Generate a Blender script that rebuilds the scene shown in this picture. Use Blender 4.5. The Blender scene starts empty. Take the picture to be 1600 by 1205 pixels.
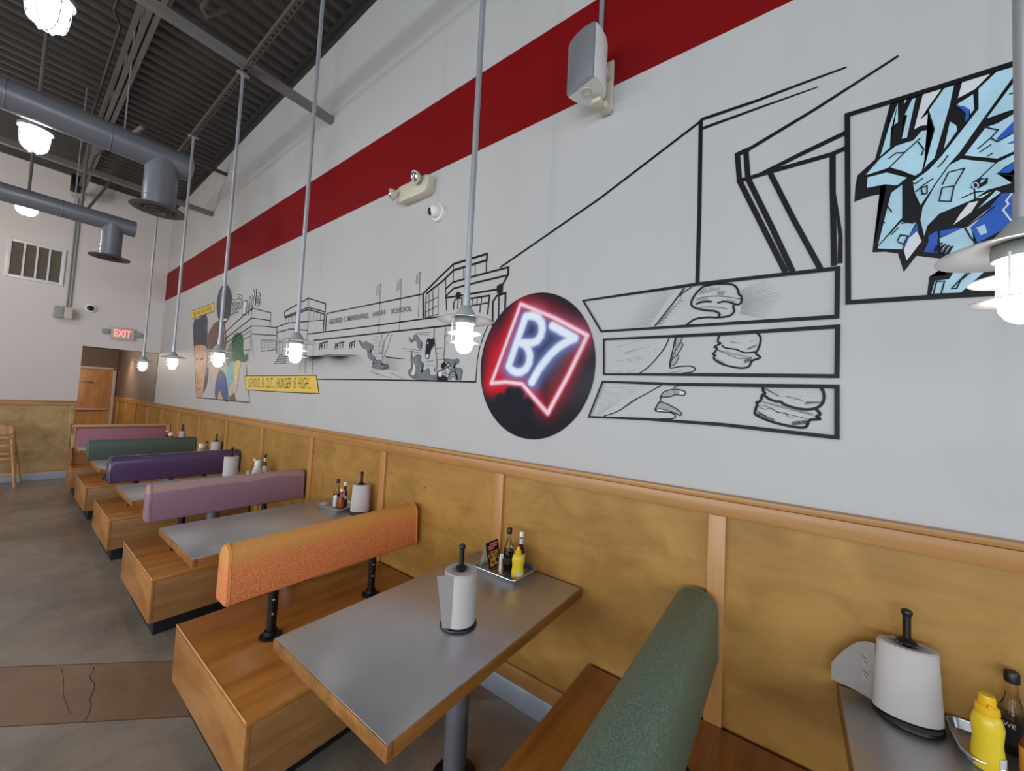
import bpy, bmesh, math, random
from mathutils import Vector, Matrix
random.seed(7)
PI = math.pi
SC = bpy.context.scene
COL = SC.collection

# ------------------------------------------------------------------ camera
RM = ((0.5931718257968845, -0.803565480424058, 0.049292025233739295),
      (0.06800276237220017, -0.010997996000178365, -0.9976245127269728),
      (0.8021987343486279, 0.5951147475528001, 0.04812097104824746))
FPX = 588.9376
CAMX, CAMY, CAMZ = -1.8, 0.0, 1.6434
cd = bpy.data.cameras.new('camera')
cam = bpy.data.objects.new('camera', cd)
COL.objects.link(cam)
cd.sensor_fit = 'HORIZONTAL'
cd.sensor_width = 36.0
cd.lens = FPX / 1600 * 36.0
cd.clip_start = 0.02
r, d, f = (Vector(v) for v in RM)
cam.matrix_world = Matrix(((r.x, -d.x, -f.x, CAMX), (r.y, -d.y, -f.y, CAMY), (r.z, -d.z, -f.z, CAMZ), (0, 0, 0, 1)))
SC.camera = cam


def ray(px, py):
    a, b = (px - 800) / FPX, (py - 602.5) / FPX
    return Vector([RM[0][i] * a + RM[1][i] * b + RM[2][i] for i in range(3)])


def wp(px, py):
    """where a spot of the mural lies on the long wall (x = 0): metres along the wall and above the floor"""
    v = ray(px, py)
    t = -CAMX / v.x
    return (CAMY + v.y * t, CAMZ + v.z * t)


# ------------------------------------------------------------------ materials
def lin(c):
    return tuple((x / 255 / 12.92) if x / 255 <= 0.04045 else ((x / 255 + 0.055) / 1.055) ** 2.4 for x in c) + (1,)


def new_mat(name):
    m = bpy.data.materials.new(name)
    m.use_nodes = True
    nt = m.node_tree
    return m, nt, nt.nodes['Principled BSDF']


def N(nt, t, **kw):
    n = nt.nodes.new(t)
    for k, v in kw.items():
        n.inputs[k].default_value = v
    return n


def coords(nt, scale, kind='Object'):
    tc = nt.nodes.new('ShaderNodeTexCoord')
    mp = nt.nodes.new('ShaderNodeMapping')
    mp.inputs['Scale'].default_value = scale
    nt.links.new(tc.outputs[kind], mp.inputs['Vector'])
    return mp.outputs['Vector']


def ramp(nt, fac, stops):
    rp = nt.nodes.new('ShaderNodeValToRGB')
    e = rp.color_ramp.elements
    while len(e) < len(stops):
        e.new(0.5)
    for i, (p, c) in enumerate(stops):
        e[i].position = p
        e[i].color = c
    nt.links.new(fac, rp.inputs['Fac'])
    return rp.outputs['Color']


def bump(nt, bs, height, strength, dist=0.002):
    b = nt.nodes.new('ShaderNodeBump')
    b.inputs['Strength'].default_value = strength
    b.inputs['Distance'].default_value = dist
    nt.links.new(height, b.inputs['Height'])
    nt.links.new(b.outputs['Normal'], bs.inputs['Normal'])


def plain(name, rgb, rough=0.5, metal=0.0, var=0.06, scale=6.0, bmp=0.0, bscale=200, spec=0.5):
    m, nt, bs = new_mat(name)
    c = lin(rgb)
    n = N(nt, 'ShaderNodeTexNoise', Scale=scale, Detail=5.0)
    nt.links.new(coords(nt, (1, 1, 1)), n.inputs['Vector'])
    a = tuple(min(1, x * (1 - var)) for x in c[:3]) + (1,)
    b = tuple(min(1, x * (1 + var)) for x in c[:3]) + (1,)
    nt.links.new(ramp(nt, n.outputs['Fac'], [(0.3, a), (0.7, b)]), bs.inputs['Base Color'])
    bs.inputs['Roughness'].default_value = rough
    bs.inputs['Metallic'].default_value = metal
    bs.inputs['Specular IOR Level'].default_value = spec
    if bmp:
        n2 = N(nt, 'ShaderNodeTexNoise', Scale=bscale, Detail=2.0)
        nt.links.new(coords(nt, (1, 1, 1)), n2.inputs['Vector'])
        bump(nt, bs, n2.outputs['Fac'], bmp)
    return m


def wood(name, dark, light, axis=0, rough=0.35, plank=0.0, figure=14.0, blotch=0.25, long=0.06):
    """grain drawn out along one axis of the part"""
    m, nt, bs = new_mat(name)
    sc = [1.0, 1.0, 1.0]
    sc[axis] = long
    v = coords(nt, tuple(sc))
    n1 = N(nt, 'ShaderNodeTexNoise', Scale=figure, Detail=6.0, Roughness=0.6, Distortion=0.4)
    nt.links.new(v, n1.inputs['Vector'])
    n2 = N(nt, 'ShaderNodeTexNoise', Scale=figure * 9, Detail=3.0)
    nt.links.new(v, n2.inputs['Vector'])
    n3 = N(nt, 'ShaderNodeTexNoise', Scale=3.2, Detail=4.0, Roughness=0.6)
    nt.links.new(coords(nt, (1, 1, 1)), n3.inputs['Vector'])
    mx = N(nt, 'ShaderNodeMath')
    mx.operation = 'MULTIPLY_ADD'
    nt.links.new(n2.outputs['Fac'], mx.inputs[0])
    mx.inputs[1].default_value = 0.35
    nt.links.new(n1.outputs['Fac'], mx.inputs[2])
    m2 = N(nt, 'ShaderNodeMath')
    m2.operation = 'MULTIPLY_ADD'
    nt.links.new(n3.outputs['Fac'], m2.inputs[0])
    m2.inputs[1].default_value = blotch * 2
    nt.links.new(mx.outputs[0], m2.inputs[2])
    off = 0.175 + blotch
    col = ramp(nt, m2.outputs[0], [(0.30 + off, lin(dark)), (0.70 + off, lin(light))])
    nt.links.new(col, bs.inputs['Base Color'])
    bs.inputs['Roughness'].default_value = rough
    bump(nt, bs, n2.outputs['Fac'], 0.08)
    return m


def plywood(name, dark, light, rough=0.38):
    m, nt, bs = new_mat(name)
    v = coords(nt, (1, 0.8, 1.0))
    n1 = N(nt, 'ShaderNodeTexNoise', Scale=4.2, Detail=8.0, Roughness=0.62, Distortion=0.7)
    nt.links.new(v, n1.inputs['Vector'])
    n2 = N(nt, 'ShaderNodeTexNoise', Scale=30, Detail=4.0, Roughness=0.7)
    nt.links.new(coords(nt, (1, 0.12, 1.0)), n2.inputs['Vector'])
    mx = N(nt, 'ShaderNodeMath')
    mx.operation = 'MULTIPLY_ADD'
    nt.links.new(n2.outputs['Fac'], mx.inputs[0])
    mx.inputs[1].default_value = 0.35
    nt.links.new(n1.outputs['Fac'], mx.inputs[2])
    col = ramp(nt, mx.outputs[0], [(0.48, lin(dark)), (0.66, tuple((a + b) / 2 for a, b in zip(lin(dark), lin(light)))), (0.86, lin(light))])
    # small dark knots
    vo = N(nt, 'ShaderNodeTexVoronoi', Scale=3.0)
    nt.links.new(coords(nt, (1, 0.8, 1.6)), vo.inputs['Vector'])
    kn = ramp(nt, vo.outputs['Distance'], [(0.028, (0.16, 0.09, 0.04, 1)), (0.055, (1, 1, 1, 1))])
    mix = nt.nodes.new('ShaderNodeMix')
    mix.data_type = 'RGBA'
    mix.blend_type = 'MULTIPLY'
    mix.inputs['Factor'].default_value = 0.8
    nt.links.new(col, mix.inputs['A'])
    nt.links.new(kn, mix.inputs['B'])
    nt.links.new(mix.outputs['Result'], bs.inputs['Base Color'])
    bs.inputs['Roughness'].default_value = rough
    bump(nt, bs, n2.outputs['Fac'], 0.06)
    return m


def vinyl(name, rgb, fleck, rough=0.42, grain=230, strength=0.5, mix_at=(0.35, 0.7), wear=None, wear_at=(0.78, 1.4)):
    """embossed upholstery: a base colour and the colour of the worn high points"""
    m, nt, bs = new_mat(name)
    vo = N(nt, 'ShaderNodeTexNoise', Scale=grain, Detail=2.0, Roughness=0.6)
    nt.links.new(coords(nt, (0.8, 1, 1)), vo.inputs['Vector'])
    col = ramp(nt, vo.outputs['Fac'], [(mix_at[0], lin(rgb)), (mix_at[1], lin(fleck))])
    if wear:
        n = N(nt, 'ShaderNodeTexNoise', Scale=5.0, Detail=5.0)
        nt.links.new(coords(nt, (0.5, 1, 1)), n.inputs['Vector'])
        tc = nt.nodes.new('ShaderNodeTexCoord')
        sx = nt.nodes.new('ShaderNodeSeparateXYZ')
        nt.links.new(tc.outputs['Generated'], sx.inputs[0])
        ad = N(nt, 'ShaderNodeMath')
        ad.operation = 'MULTIPLY_ADD'
        nt.links.new(n.outputs['Fac'], ad.inputs[0])
        ad.inputs[1].default_value = 0.35
        nt.links.new(sx.outputs['Z'], ad.inputs[2])
        w = ramp(nt, ad.outputs[0], [(wear_at[0], (0, 0, 0, 1)), (wear_at[1], (0.85, 0.85, 0.85, 1))])
        mix = nt.nodes.new('ShaderNodeMix')
        mix.data_type = 'RGBA'
        nt.links.new(w, mix.inputs['Factor'])
        nt.links.new(col, mix.inputs['A'])
        mix.inputs['B'].default_value = lin(wear)
        col = mix.outputs['Result']
    nt.links.new(col, bs.inputs['Base Color'])
    bs.inputs['Roughness'].default_value = rough
    if strength:
        bump(nt, bs, vo.outputs['Fac'], strength, 0.003)
    return m


def brushed(name, rgb, rough=0.3, axis=0, metal=1.0):
    m, nt, bs = new_mat(name)
    sc = [60.0, 60.0, 60.0]
    sc[axis] = 0.8
    n = N(nt, 'ShaderNodeTexNoise', Scale=4.0, Detail=4.0)
    nt.links.new(coords(nt, tuple(sc)), n.inputs['Vector'])
    n2 = N(nt, 'ShaderNodeTexNoise', Scale=3.0, Detail=5.0)
    nt.links.new(coords(nt, (1, 1, 1)), n2.inputs['Vector'])
    c = lin(rgb)
    nt.links.new(ramp(nt, n2.outputs['Fac'], [(0.3, tuple(x * 0.86 for x in c[:3]) + (1,)), (0.7, c)]), bs.inputs['Base Color'])
    mr = N(nt, 'ShaderNodeMapRange')
    mr.inputs['To Min'].default_value = rough * 0.8
    mr.inputs['To Max'].default_value = rough * 1.25
    nt.links.new(n.outputs['Fac'], mr.inputs['Value'])
    nt.links.new(mr.outputs['Result'], bs.inputs['Roughness'])
    bs.inputs['Metallic'].default_value = metal
    return m


def emit(name, rgb, strength):
    m, nt, bs = new_mat(name)
    bs.inputs['Base Color'].default_value = (0.8, 0.8, 0.8, 1)
    bs.inputs['Emission Color'].default_value = lin(rgb)
    bs.inputs['Emission Strength'].default_value = strength
    return m


def glass(name, rgb, rough=0.03):
    m, nt, bs = new_mat(name)
    bs.inputs['Base Color'].default_value = lin(rgb)
    bs.inputs['Transmission Weight'].default_value = 1.0
    bs.inputs['Roughness'].default_value = rough
    bs.inputs['IOR'].default_value = 1.3
    return m


def concrete(name, a, b, c):
    m, nt, bs = new_mat(name)
    v = coords(nt, (1, 1, 1))
    n1 = N(nt, 'ShaderNodeTexNoise', Scale=1.1, Detail=9.0, Roughness=0.65, Distortion=0.3)
    nt.links.new(v, n1.inputs['Vector'])
    n2 = N(nt, 'ShaderNodeTexNoise', Scale=60, Detail=3.0)
    nt.links.new(v, n2.inputs['Vector'])
    mx = N(nt, 'ShaderNodeMath')
    mx.operation = 'MULTIPLY_ADD'
    nt.links.new(n2.outputs['Fac'], mx.inputs[0])
    mx.inputs[1].default_value = 0.18
    nt.links.new(n1.outputs['Fac'], mx.inputs[2])
    nt.links.new(ramp(nt, mx.outputs[0], [(0.42, lin(a)), (0.6, lin(b)), (0.8, lin(c))]), bs.inputs['Base Color'])
    mr = N(nt, 'ShaderNodeMapRange')
    mr.inputs['To Min'].default_value = 0.12
    mr.inputs['To Max'].default_value = 0.4
    nt.links.new(n1.outputs['Fac'], mr.inputs['Value'])
    nt.links.new(mr.outputs['Result'], bs.inputs['Roughness'])
    bump(nt, bs, n2.outputs['Fac'], 0.05)
    return m


WALL = plain('wall paint', (187, 186, 185), 0.55, var=0.015, scale=1.2)
BACKW = plain('back wall paint', (216, 208, 206), 0.6, var=0.015, scale=1.2)
RED = plain('red band paint', (122, 4, 9), 0.6, var=0.02, scale=1.0, spec=0.2)
BROWNW = plain('brown wall paint', (112, 97, 86), 0.6, var=0.03)
DECK = plain('painted roof deck', (67, 62, 59), 0.7, var=0.12, scale=2.0)
STEELP = plain('painted roof steel', (104, 98, 92), 0.55, var=0.08)
PLY = plywood('birch plywood', (150, 106, 42), (180, 135, 66), 0.48)
PLYB = plywood('dull birch plywood', (166, 132, 84), (202, 170, 122))
TRIM = wood('maple trim', (166, 115, 62), (188, 137, 80), 1, 0.35, figure=10, blotch=0.12, long=0.05)
TRIMV = wood('maple batten', (176, 124, 68), (198, 144, 86), 2, 0.35, figure=10, blotch=0.12, long=0.05)
SEATW = wood('varnished seat wood', (148, 90, 34), (186, 122, 54), 0, 0.24, figure=9, blotch=0.16, long=0.07)
ENDW = wood('varnished end panel', (152, 98, 46), (182, 126, 70), 1, 0.34, figure=6, blotch=0.22, long=0.3)
FRONTW = wood('varnished front panel', (124, 84, 46), (172, 124, 74), 0, 0.36, figure=8, blotch=0.16, long=0.07)
EDGEW = wood('table edge wood', (126, 80, 34), (176, 120, 60), 0, 0.35, figure=14, blotch=0.1)
DOORW = wood('door veneer', (178, 124, 74), (212, 158, 102), 2, 0.4, figure=5, blotch=0.2, long=0.2)
CHAIRW = wood('high chair wood', (176, 130, 88), (220, 176, 126), 2, 0.45)
STEEL = brushed('stainless steel', (196, 196, 198), 0.34, 0, 0.82)
SHEET = plain('aluminium tray', (204, 206, 210), 0.28, 0.95, var=0.04)
BASEST = brushed('steel kick plate', (186, 194, 208), 0.4, 1, 0.4)
GALV = brushed('galvanised conduit', (176, 180, 186), 0.36, 2, 0.5)
GALVX = plain('galvanised strut', (122, 119, 116), 0.5, 0.15)
PEDS = plain('grey pedestal enamel', (112, 114, 120), 0.45, 0.3)
DUCT = plain('painted duct', (120, 122, 130), 0.36, 0.25, var=0.05)
DUCTD = plain('painted diffuser', (96, 90, 88), 0.5, 0.2, var=0.05)
PIPE = plain('black iron', (18, 18, 22), 0.4, 0.3, var=0.2, scale=40)
BLACK = plain('black plastic', (16, 16, 18), 0.4, var=0.1)
DARK = plain('black plinth', (24, 24, 28), 0.55, var=0.1)
PAPER = plain('paper towel', (194, 186, 183), 0.9, var=0.015, bmp=0.3, bscale=250)
WHITEP = plain('white plastic', (232, 230, 226), 0.4, var=0.01)
CREAM = plain('cream plastic', (206, 198, 176), 0.45, var=0.02)
BEIGE = plain('beige metal', (196, 190, 178), 0.5, var=0.02)
GREYM = plain('grey metal', (150, 156, 152), 0.5, var=0.03)
GRILL = brushed('speaker grille', (176, 180, 188), 0.42, 2, 0.7)
WHITEM = plain('white enamel', (222, 222, 222), 0.3, var=0.01)
SHADE = plain('aluminium shade', (206, 208, 210), 0.32, 0.35, var=0.02)
FRAMEP = plain('door frame paint', (206, 188, 172), 0.5, var=0.02)
LOUV = plain('return louvre', (122, 112, 98), 0.6, var=0.15, scale=50)
GLOBE = emit('lamp globe', (255, 250, 244), 9)
GLOBE2 = emit('high lamp globe', (250, 250, 255), 14)
EXITR = emit('exit letters', (255, 40, 58), 1.1)
LENS = glass('lamp lens', (235, 238, 242), 0.05)
CLEAR = glass('clear bottle glass', (236, 232, 222))
FROST = plain('salt', (214, 212, 208), 0.5, var=0.04)
SOY = plain('dark sauce', (26, 14, 12), 0.12, var=0.1)
MUST = plain('mustard bottle', (232, 200, 42), 0.3, var=0.03, scale=20)
MUSTC = plain('mustard cap', (236, 184, 20), 0.35, var=0.02)
HOT = plain('hot sauce', (178, 72, 34), 0.2, var=0.1)
HOTLAB = plain('hot sauce label', (226, 156, 36), 0.5, var=0.08, scale=30)
LABEL = plain('paper label', (206, 204, 200), 0.6, var=0.05, scale=40)
REDLAB = plain('red label band', (190, 32, 36), 0.5, var=0.03)
KETCH = plain('ketchup', (120, 26, 20), 0.25, var=0.06)

V_GREEN = vinyl('mottled green vinyl', (86, 106, 90), (128, 144, 124), 0.42, 260, 0.6, (0.44, 0.72))
V_ORANGE = vinyl('orange vinyl', (224, 122, 68), (248, 164, 104), 0.48, 170, 0.7, (0.4, 0.66), (226, 158, 76))
V_MAUVE = vinyl('mauve vinyl', (148, 110, 130), (168, 134, 148), 0.48, 220, 0.45, (0.42, 0.7), (184, 150, 142), (0.98, 1.36))
V_VIOLET = vinyl('violet vinyl', (86, 64, 100), (92, 70, 108), 0.2, 60, 0)
V_DKGREEN = vinyl('dark green vinyl', (76, 94, 84), (88, 104, 94), 0.4, 120, 0.1)
V_PINK = vinyl('pink vinyl', (158, 100, 120), (172, 114, 130), 0.42, 100, 0.1)

INK = plain('mural black', (16, 16, 20), 0.5, var=0.1, spec=0.25)
INKG = plain('mural ink grey', (108, 114, 122), 0.5, var=0.25, scale=14)
INKL = plain('mural hatch grey', (120, 124, 130), 0.5, var=0.1)
M_WHITE = plain('mural white', (212, 214, 216), 0.5, var=0.02)
M_LB = plain('mural light blue', (172, 208, 222), 0.5, var=0.14, scale=7)
M_BL = plain('mural blue', (22, 84, 178), 0.5, var=0.16, scale=9)
M_YEL = plain('mural yellow', (226, 190, 76), 0.5, var=0.06)
M_SKIN = plain('mural skin', (206, 158, 122), 0.5, var=0.14, scale=12)
M_SKIN2 = plain('mural pale skin', (206, 176, 160), 0.5, var=0.12, scale=12)
M_HAIR = plain('mural hair', (66, 70, 80), 0.5, var=0.2, scale=10)
M_BROWN = plain('mural brown', (116, 88, 78), 0.5, var=0.2, scale=10)
M_NAVY = plain('mural denim', (74, 92, 138), 0.5, var=0.22, scale=12)
M_GREEN = plain('mural green', (46, 96, 66), 0.5, var=0.2, scale=10)
M_TEAL = plain('mural teal', (112, 182, 186), 0.5, var=0.15, scale=10)
M_OCH = plain('mural ochre', (220, 190, 110), 0.5, var=0.15, scale=10)
M_HATCH = plain('mural hatched shade', (146, 152, 158), 0.5, var=0.2, scale=60)
WORN_HILITE = plain('worn edge highlight', (218, 164, 112), 0.35, var=0.1, scale=30)


# ------------------------------------------------------------------ mesh building
class MB:
    def __init__(self):
        self.bm = bmesh.new()

    def take(self, t, mi=0):
        mp = {}
        for v in t.verts:
            mp[v] = self.bm.verts.new(v.co)
        for fc in t.faces:
            try:
                nf = self.bm.faces.new([mp[v] for v in fc.verts])
                nf.material_index = mi
            except ValueError:
                pass
        t.free()
        return self

    def box(self, x0, x1, y0, y1, z0, z1, bev=0.0, seg=2, mi=0):
        t = bmesh.new()
        bmesh.ops.create_cube(t, size=1)
        for v in t.verts:
            v.co = Vector((x0 if v.co.x < 0 else x1, y0 if v.co.y < 0 else y1, z0 if v.co.z < 0 else z1))
        if bev:
            bmesh.ops.bevel(t, geom=t.edges[:], offset=bev, segments=seg, profile=0.5, affect='EDGES')
        return self.take(t, mi)

    def prism(self, pts, axis, a0, a1, bev=0.0, seg=2, mi=0):
        t = bmesh.new()

        def P(p, a):
            return {'x': (a, p[0], p[1]), 'y': (p[0], a, p[1]), 'z': (p[0], p[1], a)}[axis]
        A = [t.verts.new(P(p, a0)) for p in pts]
        B = [t.verts.new(P(p, a1)) for p in pts]
        fa = t.faces.new(A)
        fb = t.faces.new(B[::-1])
        n = len(pts)
        for i in range(n):
            t.faces.new((A[i], B[i], B[(i + 1) % n], A[(i + 1) % n]))
        if bev:
            bmesh.ops.bevel(t, geom=list(fa.edges) + list(fb.edges), offset=bev, segments=seg, profile=0.5, affect='EDGES')
        return self.take(t, mi)

    def tube(self, path, rad, seg=12, mi=0, closed=False):
        path = [Vector(p) for p in path]
        n = len(path)
        rads = rad if isinstance(rad, (list, tuple)) else [rad] * n
        t = bmesh.new()
        rings = []
        up = None
        for i, p in enumerate(path):
            if closed:
                dr = (path[(i + 1) % n] - path[i - 1]).normalized()
            else:
                dr = (path[min(i + 1, n - 1)] - path[max(i - 1, 0)]).normalized()
            if up is None:
                up = Vector((0, 0, 1)) if abs(dr.z) < 0.9 else Vector((1, 0, 0))
            s = dr.cross(up)
            if s.length < 1e-5:
                s = dr.orthogonal()
            s.normalize()
            up = s.cross(dr).normalized()
            rings.append([t.verts.new(p + (s * math.cos(2 * PI * k / seg) + up * math.sin(2 * PI * k / seg)) * rads[i]) for k in range(seg)])
        m = n if closed else n - 1
        for i in range(m):
            a, b = rings[i], rings[(i + 1) % n]
            for k in range(seg):
                t.faces.new((a[k], a[(k + 1) % seg], b[(k + 1) % seg], b[k]))
        if not closed:
            t.faces.new(rings[0][::-1])
            t.faces.new(rings[-1])
        return self.take(t, mi)

    def lathe(self, prof, cx, cy, cz=0.0, seg=28, mi=0, sx=1.0, sy=1.0, rot=0.0):
        t = bmesh.new()
        rings = []
        for rr, z in prof:
            if rr < 1e-6:
                rings.append([t.verts.new((cx, cy, cz + z))])
            else:
                ring = []
                for k in range(seg):
                    a = 2 * PI * k / seg
                    x, y = rr * math.cos(a) * sx, rr * math.sin(a) * sy
                    ring.append(t.verts.new((cx + x * math.cos(rot) - y * math.sin(rot), cy + x * math.sin(rot) + y * math.cos(rot), cz + z)))
                rings.append(ring)
        for a, b in zip(rings, rings[1:]):
            for k in range(seg):
                k2 = (k + 1) % seg
                if len(a) == 1 and len(b) == 1:
                    continue
                if len(a) == 1:
                    t.faces.new((a[0], b[k2], b[k]))
                elif len(b) == 1:
                    t.faces.new((a[k], a[k2], b[0]))
                else:
                    t.faces.new((a[k], a[k2], b[k2], b[k]))
        return self.take(t, mi)

    def ball(self, c, rr, seg=16, mi=0, sx=1, sy=1, sz=1):
        t = bmesh.new()
        bmesh.ops.create_uvsphere(t, u_segments=seg, v_segments=max(8, seg // 2), radius=rr)
        for v in t.verts:
            v.co = Vector((c[0] + v.co.x * sx, c[1] + v.co.y * sy, c[2] + v.co.z * sz))
        return self.take(t, mi)

    def quad(self, pts, mi=0):
        fc = self.bm.faces.new([self.bm.verts.new(p) for p in pts])
        fc.material_index = mi
        return self

    def torus(self, c, R, rr, seg=28, sub=8, axis='z', mi=0):
        pts = []
        for k in range(seg):
            a = 2 * PI * k / seg
            u, v = R * math.cos(a), R * math.sin(a)
            pts.append({'z': (c[0] + u, c[1] + v, c[2]), 'x': (c[0], c[1] + u, c[2] + v), 'y': (c[0] + u, c[1], c[2] + v)}[axis])
        return self.tube(pts, rr, sub, mi, closed=True)


OFF = {}


def tag(o, label=None, cat=None, group=None, kind=None):
    if label:
        o['label'] = label
    if cat:
        o['category'] = cat
    if group:
        o['group'] = group
    if kind:
        o['kind'] = kind
    return o


def obj(name, mb, mats, parent=None, smooth=True, angle=38, recalc=True, origin=None):
    bm = mb.bm
    if recalc:
        bmesh.ops.recalc_face_normals(bm, faces=bm.faces[:])
    me = bpy.data.meshes.new(name)
    if parent is not None:
        off = OFF[parent.name]
    elif origin is not None:
        off = Vector(origin)
    else:
        xs = [v.co for v in bm.verts]
        off = Vector(((min(v.x for v in xs) + max(v.x for v in xs)) / 2, (min(v.y for v in xs) + max(v.y for v in xs)) / 2, min(v.z for v in xs)))
    bmesh.ops.translate(bm, vec=-off, verts=bm.verts[:])
    bm.to_mesh(me)
    bm.free()
    if not isinstance(mats, (list, tuple)):
        mats = [mats]
    for m in mats:
        me.materials.append(m)
    if smooth:
        me.polygons.foreach_set('use_smooth', [True] * len(me.polygons))
        me.set_sharp_from_angle(angle=math.radians(angle))
    o = bpy.data.objects.new(name, me)
    COL.objects.link(o)
    if parent is not None:
        o.parent = parent
    else:
        o.location = off
    OFF[o.name] = off
    return o


def thing(name, loc, label, cat, group=None):
    o = bpy.data.objects.new(name, None)
    o.empty_display_size = 0.1
    COL.objects.link(o)
    o.location = loc
    OFF[o.name] = Vector(loc)
    return tag(o, label, cat, group)


def struct(name, mb, mats, parent=None, **kw):
    return tag(obj(name, mb, mats, parent, **kw), kind='structure')


# ================================================================== SETTING
FRONT, BACK, LEFT, END = -4.2, 10.0, -7.2, 14.5


def roofz(y):
    return 5.42 - 0.0235 * y


# long mural wall with its red band
zr0, zr1 = 3.336, 3.891
mb = MB()
for z0, z1, mi in ((0, zr0, 0), (zr0, zr1, 1), (zr1, 5.7, 0)):
    mb.quad([(0, FRONT, z0), (0, BACK, z0), (0, BACK, z1), (0, FRONT, z1)], mi)
mb.box(0.002, 0.2, FRONT, END + 0.2, 0, 5.7)
struct('wall_right', mb, [WALL, RED], smooth=False, recalc=False)
# continuation of that wall in the corridor, painted brown
mb = MB()
mb.box(-0.004, 0.0, BACK + 0.1, END, 0, 2.6)
struct('wall_corridor', mb, BROWNW, smooth=False)
# back wall with the corridor opening
ox0, ox1, oz = -1.01, 0.0, 2.288
mb = MB()
mb.box(LEFT, ox0, BACK, BACK + 0.12, 0, 5.7)
mb.box(ox0, ox1, BACK, BACK + 0.12, oz, 5.7)
struct('wall_back', mb, BACKW, smooth=False)
# corridor end wall, left side and ceiling
mb = MB()
mb.box(-1.8, 0, END, END + 0.1, 0, 2.7)
struct('wall_end', mb, BROWNW, smooth=False)
mb = MB()
mb.box(-1.8, -1.7, BACK + 0.12, END, 0, 2.7)
struct('wall_corridor_left', mb, BROWNW, smooth=False)
mb = MB()
mb.box(-1.8, 0, BACK + 0.12, END, 2.55, 2.65)
struct('ceiling_corridor', mb, plain('corridor ceiling', (84, 78, 74), 0.7), smooth=False)

# unseen street front and left side behind the camera; openings sized for their light
WINF = [(-6.6, -4.75), (-4.6, -2.75), (-2.6, -0.75)]
wz0, wz1 = 1.0, 2.85
fz0, fz1 = 1.7, 3.7
mb = MB()
xs = [LEFT] + [x for w in WINF for x in w] + [0.0]
mb.box(LEFT, 0, FRONT - 0.15, FRONT, 0, fz0)
mb.box(LEFT, 0, FRONT - 0.15, FRONT, fz1, 5.7)
for i in range(0, len(xs), 2):
    mb.box(xs[i], xs[i + 1], FRONT - 0.15, FRONT, fz0, fz1)
struct('wall_front', mb, WALL, smooth=False)
WINL = [(-3.6, -1.5), (-1.3, 0.8), (1.0, 3.1), (3.3, 5.4), (5.6, 7.7)]  # rear two openings added to brighten the back wall
mb = MB()
ys = [FRONT] + [x for w in WINL for x in w] + [BACK]
mb.box(LEFT - 0.15, LEFT, FRONT, BACK, 0, wz0)
mb.box(LEFT - 0.15, LEFT, FRONT, BACK, wz1, 5.7)
for i in range(0, len(ys), 2):
    mb.box(LEFT - 0.15, LEFT, ys[i], ys[i + 1], wz0, wz1)
struct('wall_left', mb, WALL, smooth=False)
k = 0
for (a, b) in WINF:
    k += 1
    mb = MB()
    for xx in (a, (a + b) / 2 - 0.025, b - 0.05):
        mb.box(xx, xx + 0.05, FRONT - 0.1, FRONT - 0.04, fz0, fz1)
    for zz in (fz0, 2.8, fz1 - 0.05):
        mb.box(a, b, FRONT - 0.1, FRONT - 0.04, zz, zz + 0.05)
    struct('window_%d' % k, mb, BLACK, smooth=False)
for (a, b) in WINL:
    k += 1
    mb = MB()
    for yy in (a, (a + b) / 2 - 0.025, b - 0.05):
        mb.box(LEFT - 0.1, LEFT - 0.04, yy, yy + 0.05, wz0, wz1)
    for zz in (wz0, 2.5, wz1 - 0.05):
        mb.box(LEFT - 0.1, LEFT - 0.04, a, b, zz, zz + 0.05)
    struct('window_%d' % k, mb, BLACK, smooth=False)

# floor with a diagonal patched trench
FLOOR = concrete('polished concrete', (116, 105, 95), (146, 133, 120), (166, 154, 141))
TRENCH = concrete('patched concrete', (112, 84, 62), (138, 108, 82), (152, 122, 96))
mb = MB()
bm = mb.bm
vs = [bm.verts.new(p) for p in ((LEFT, FRONT, 0), (0, FRONT, 0), (0, END, 0), (LEFT, END, 0))]
bm.faces.new(vs)
nrm = Vector((1.03, 1, 0)).normalized()
for c in ((-1.697, 3.606), (-1.697, 2.987)):
    bmesh.ops.bisect_plane(bm, geom=bm.verts[:] + bm.edges[:] + bm.faces[:], plane_co=(c[0], c[1], 0), plane_no=nrm)
lo, hi = Vector((-1.697, 2.987, 0)).dot(nrm), Vector((-1.697, 3.606, 0)).dot(nrm)
for fc in bm.faces:
    if lo < fc.calc_center_median().dot(nrm) < hi:
        fc.material_index = 1
FL = struct('floor', mb, [FLOOR, TRENCH], smooth=False, recalc=False, origin=(0, 0, 0))
CRACK = plain('dark crack', (52, 44, 38), 0.8, var=0.2)


def crack(pts, w):
    mb = MB()
    P = [Vector((p[0], p[1], 0.0006)) for p in pts]
    L = []
    for i, p in enumerate(P):
        dr = (P[min(i + 1, len(P) - 1)] - P[max(i - 1, 0)]).normalized()
        L.append((p + Vector((-dr.y, dr.x, 0)) * w, p - Vector((-dr.y, dr.x, 0)) * w))
    for a, b in zip(L, L[1:]):
        mb.quad([a[0], b[0], b[1], a[1]])
    obj('floor_crack', mb, CRACK, FL, smooth=False)


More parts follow.
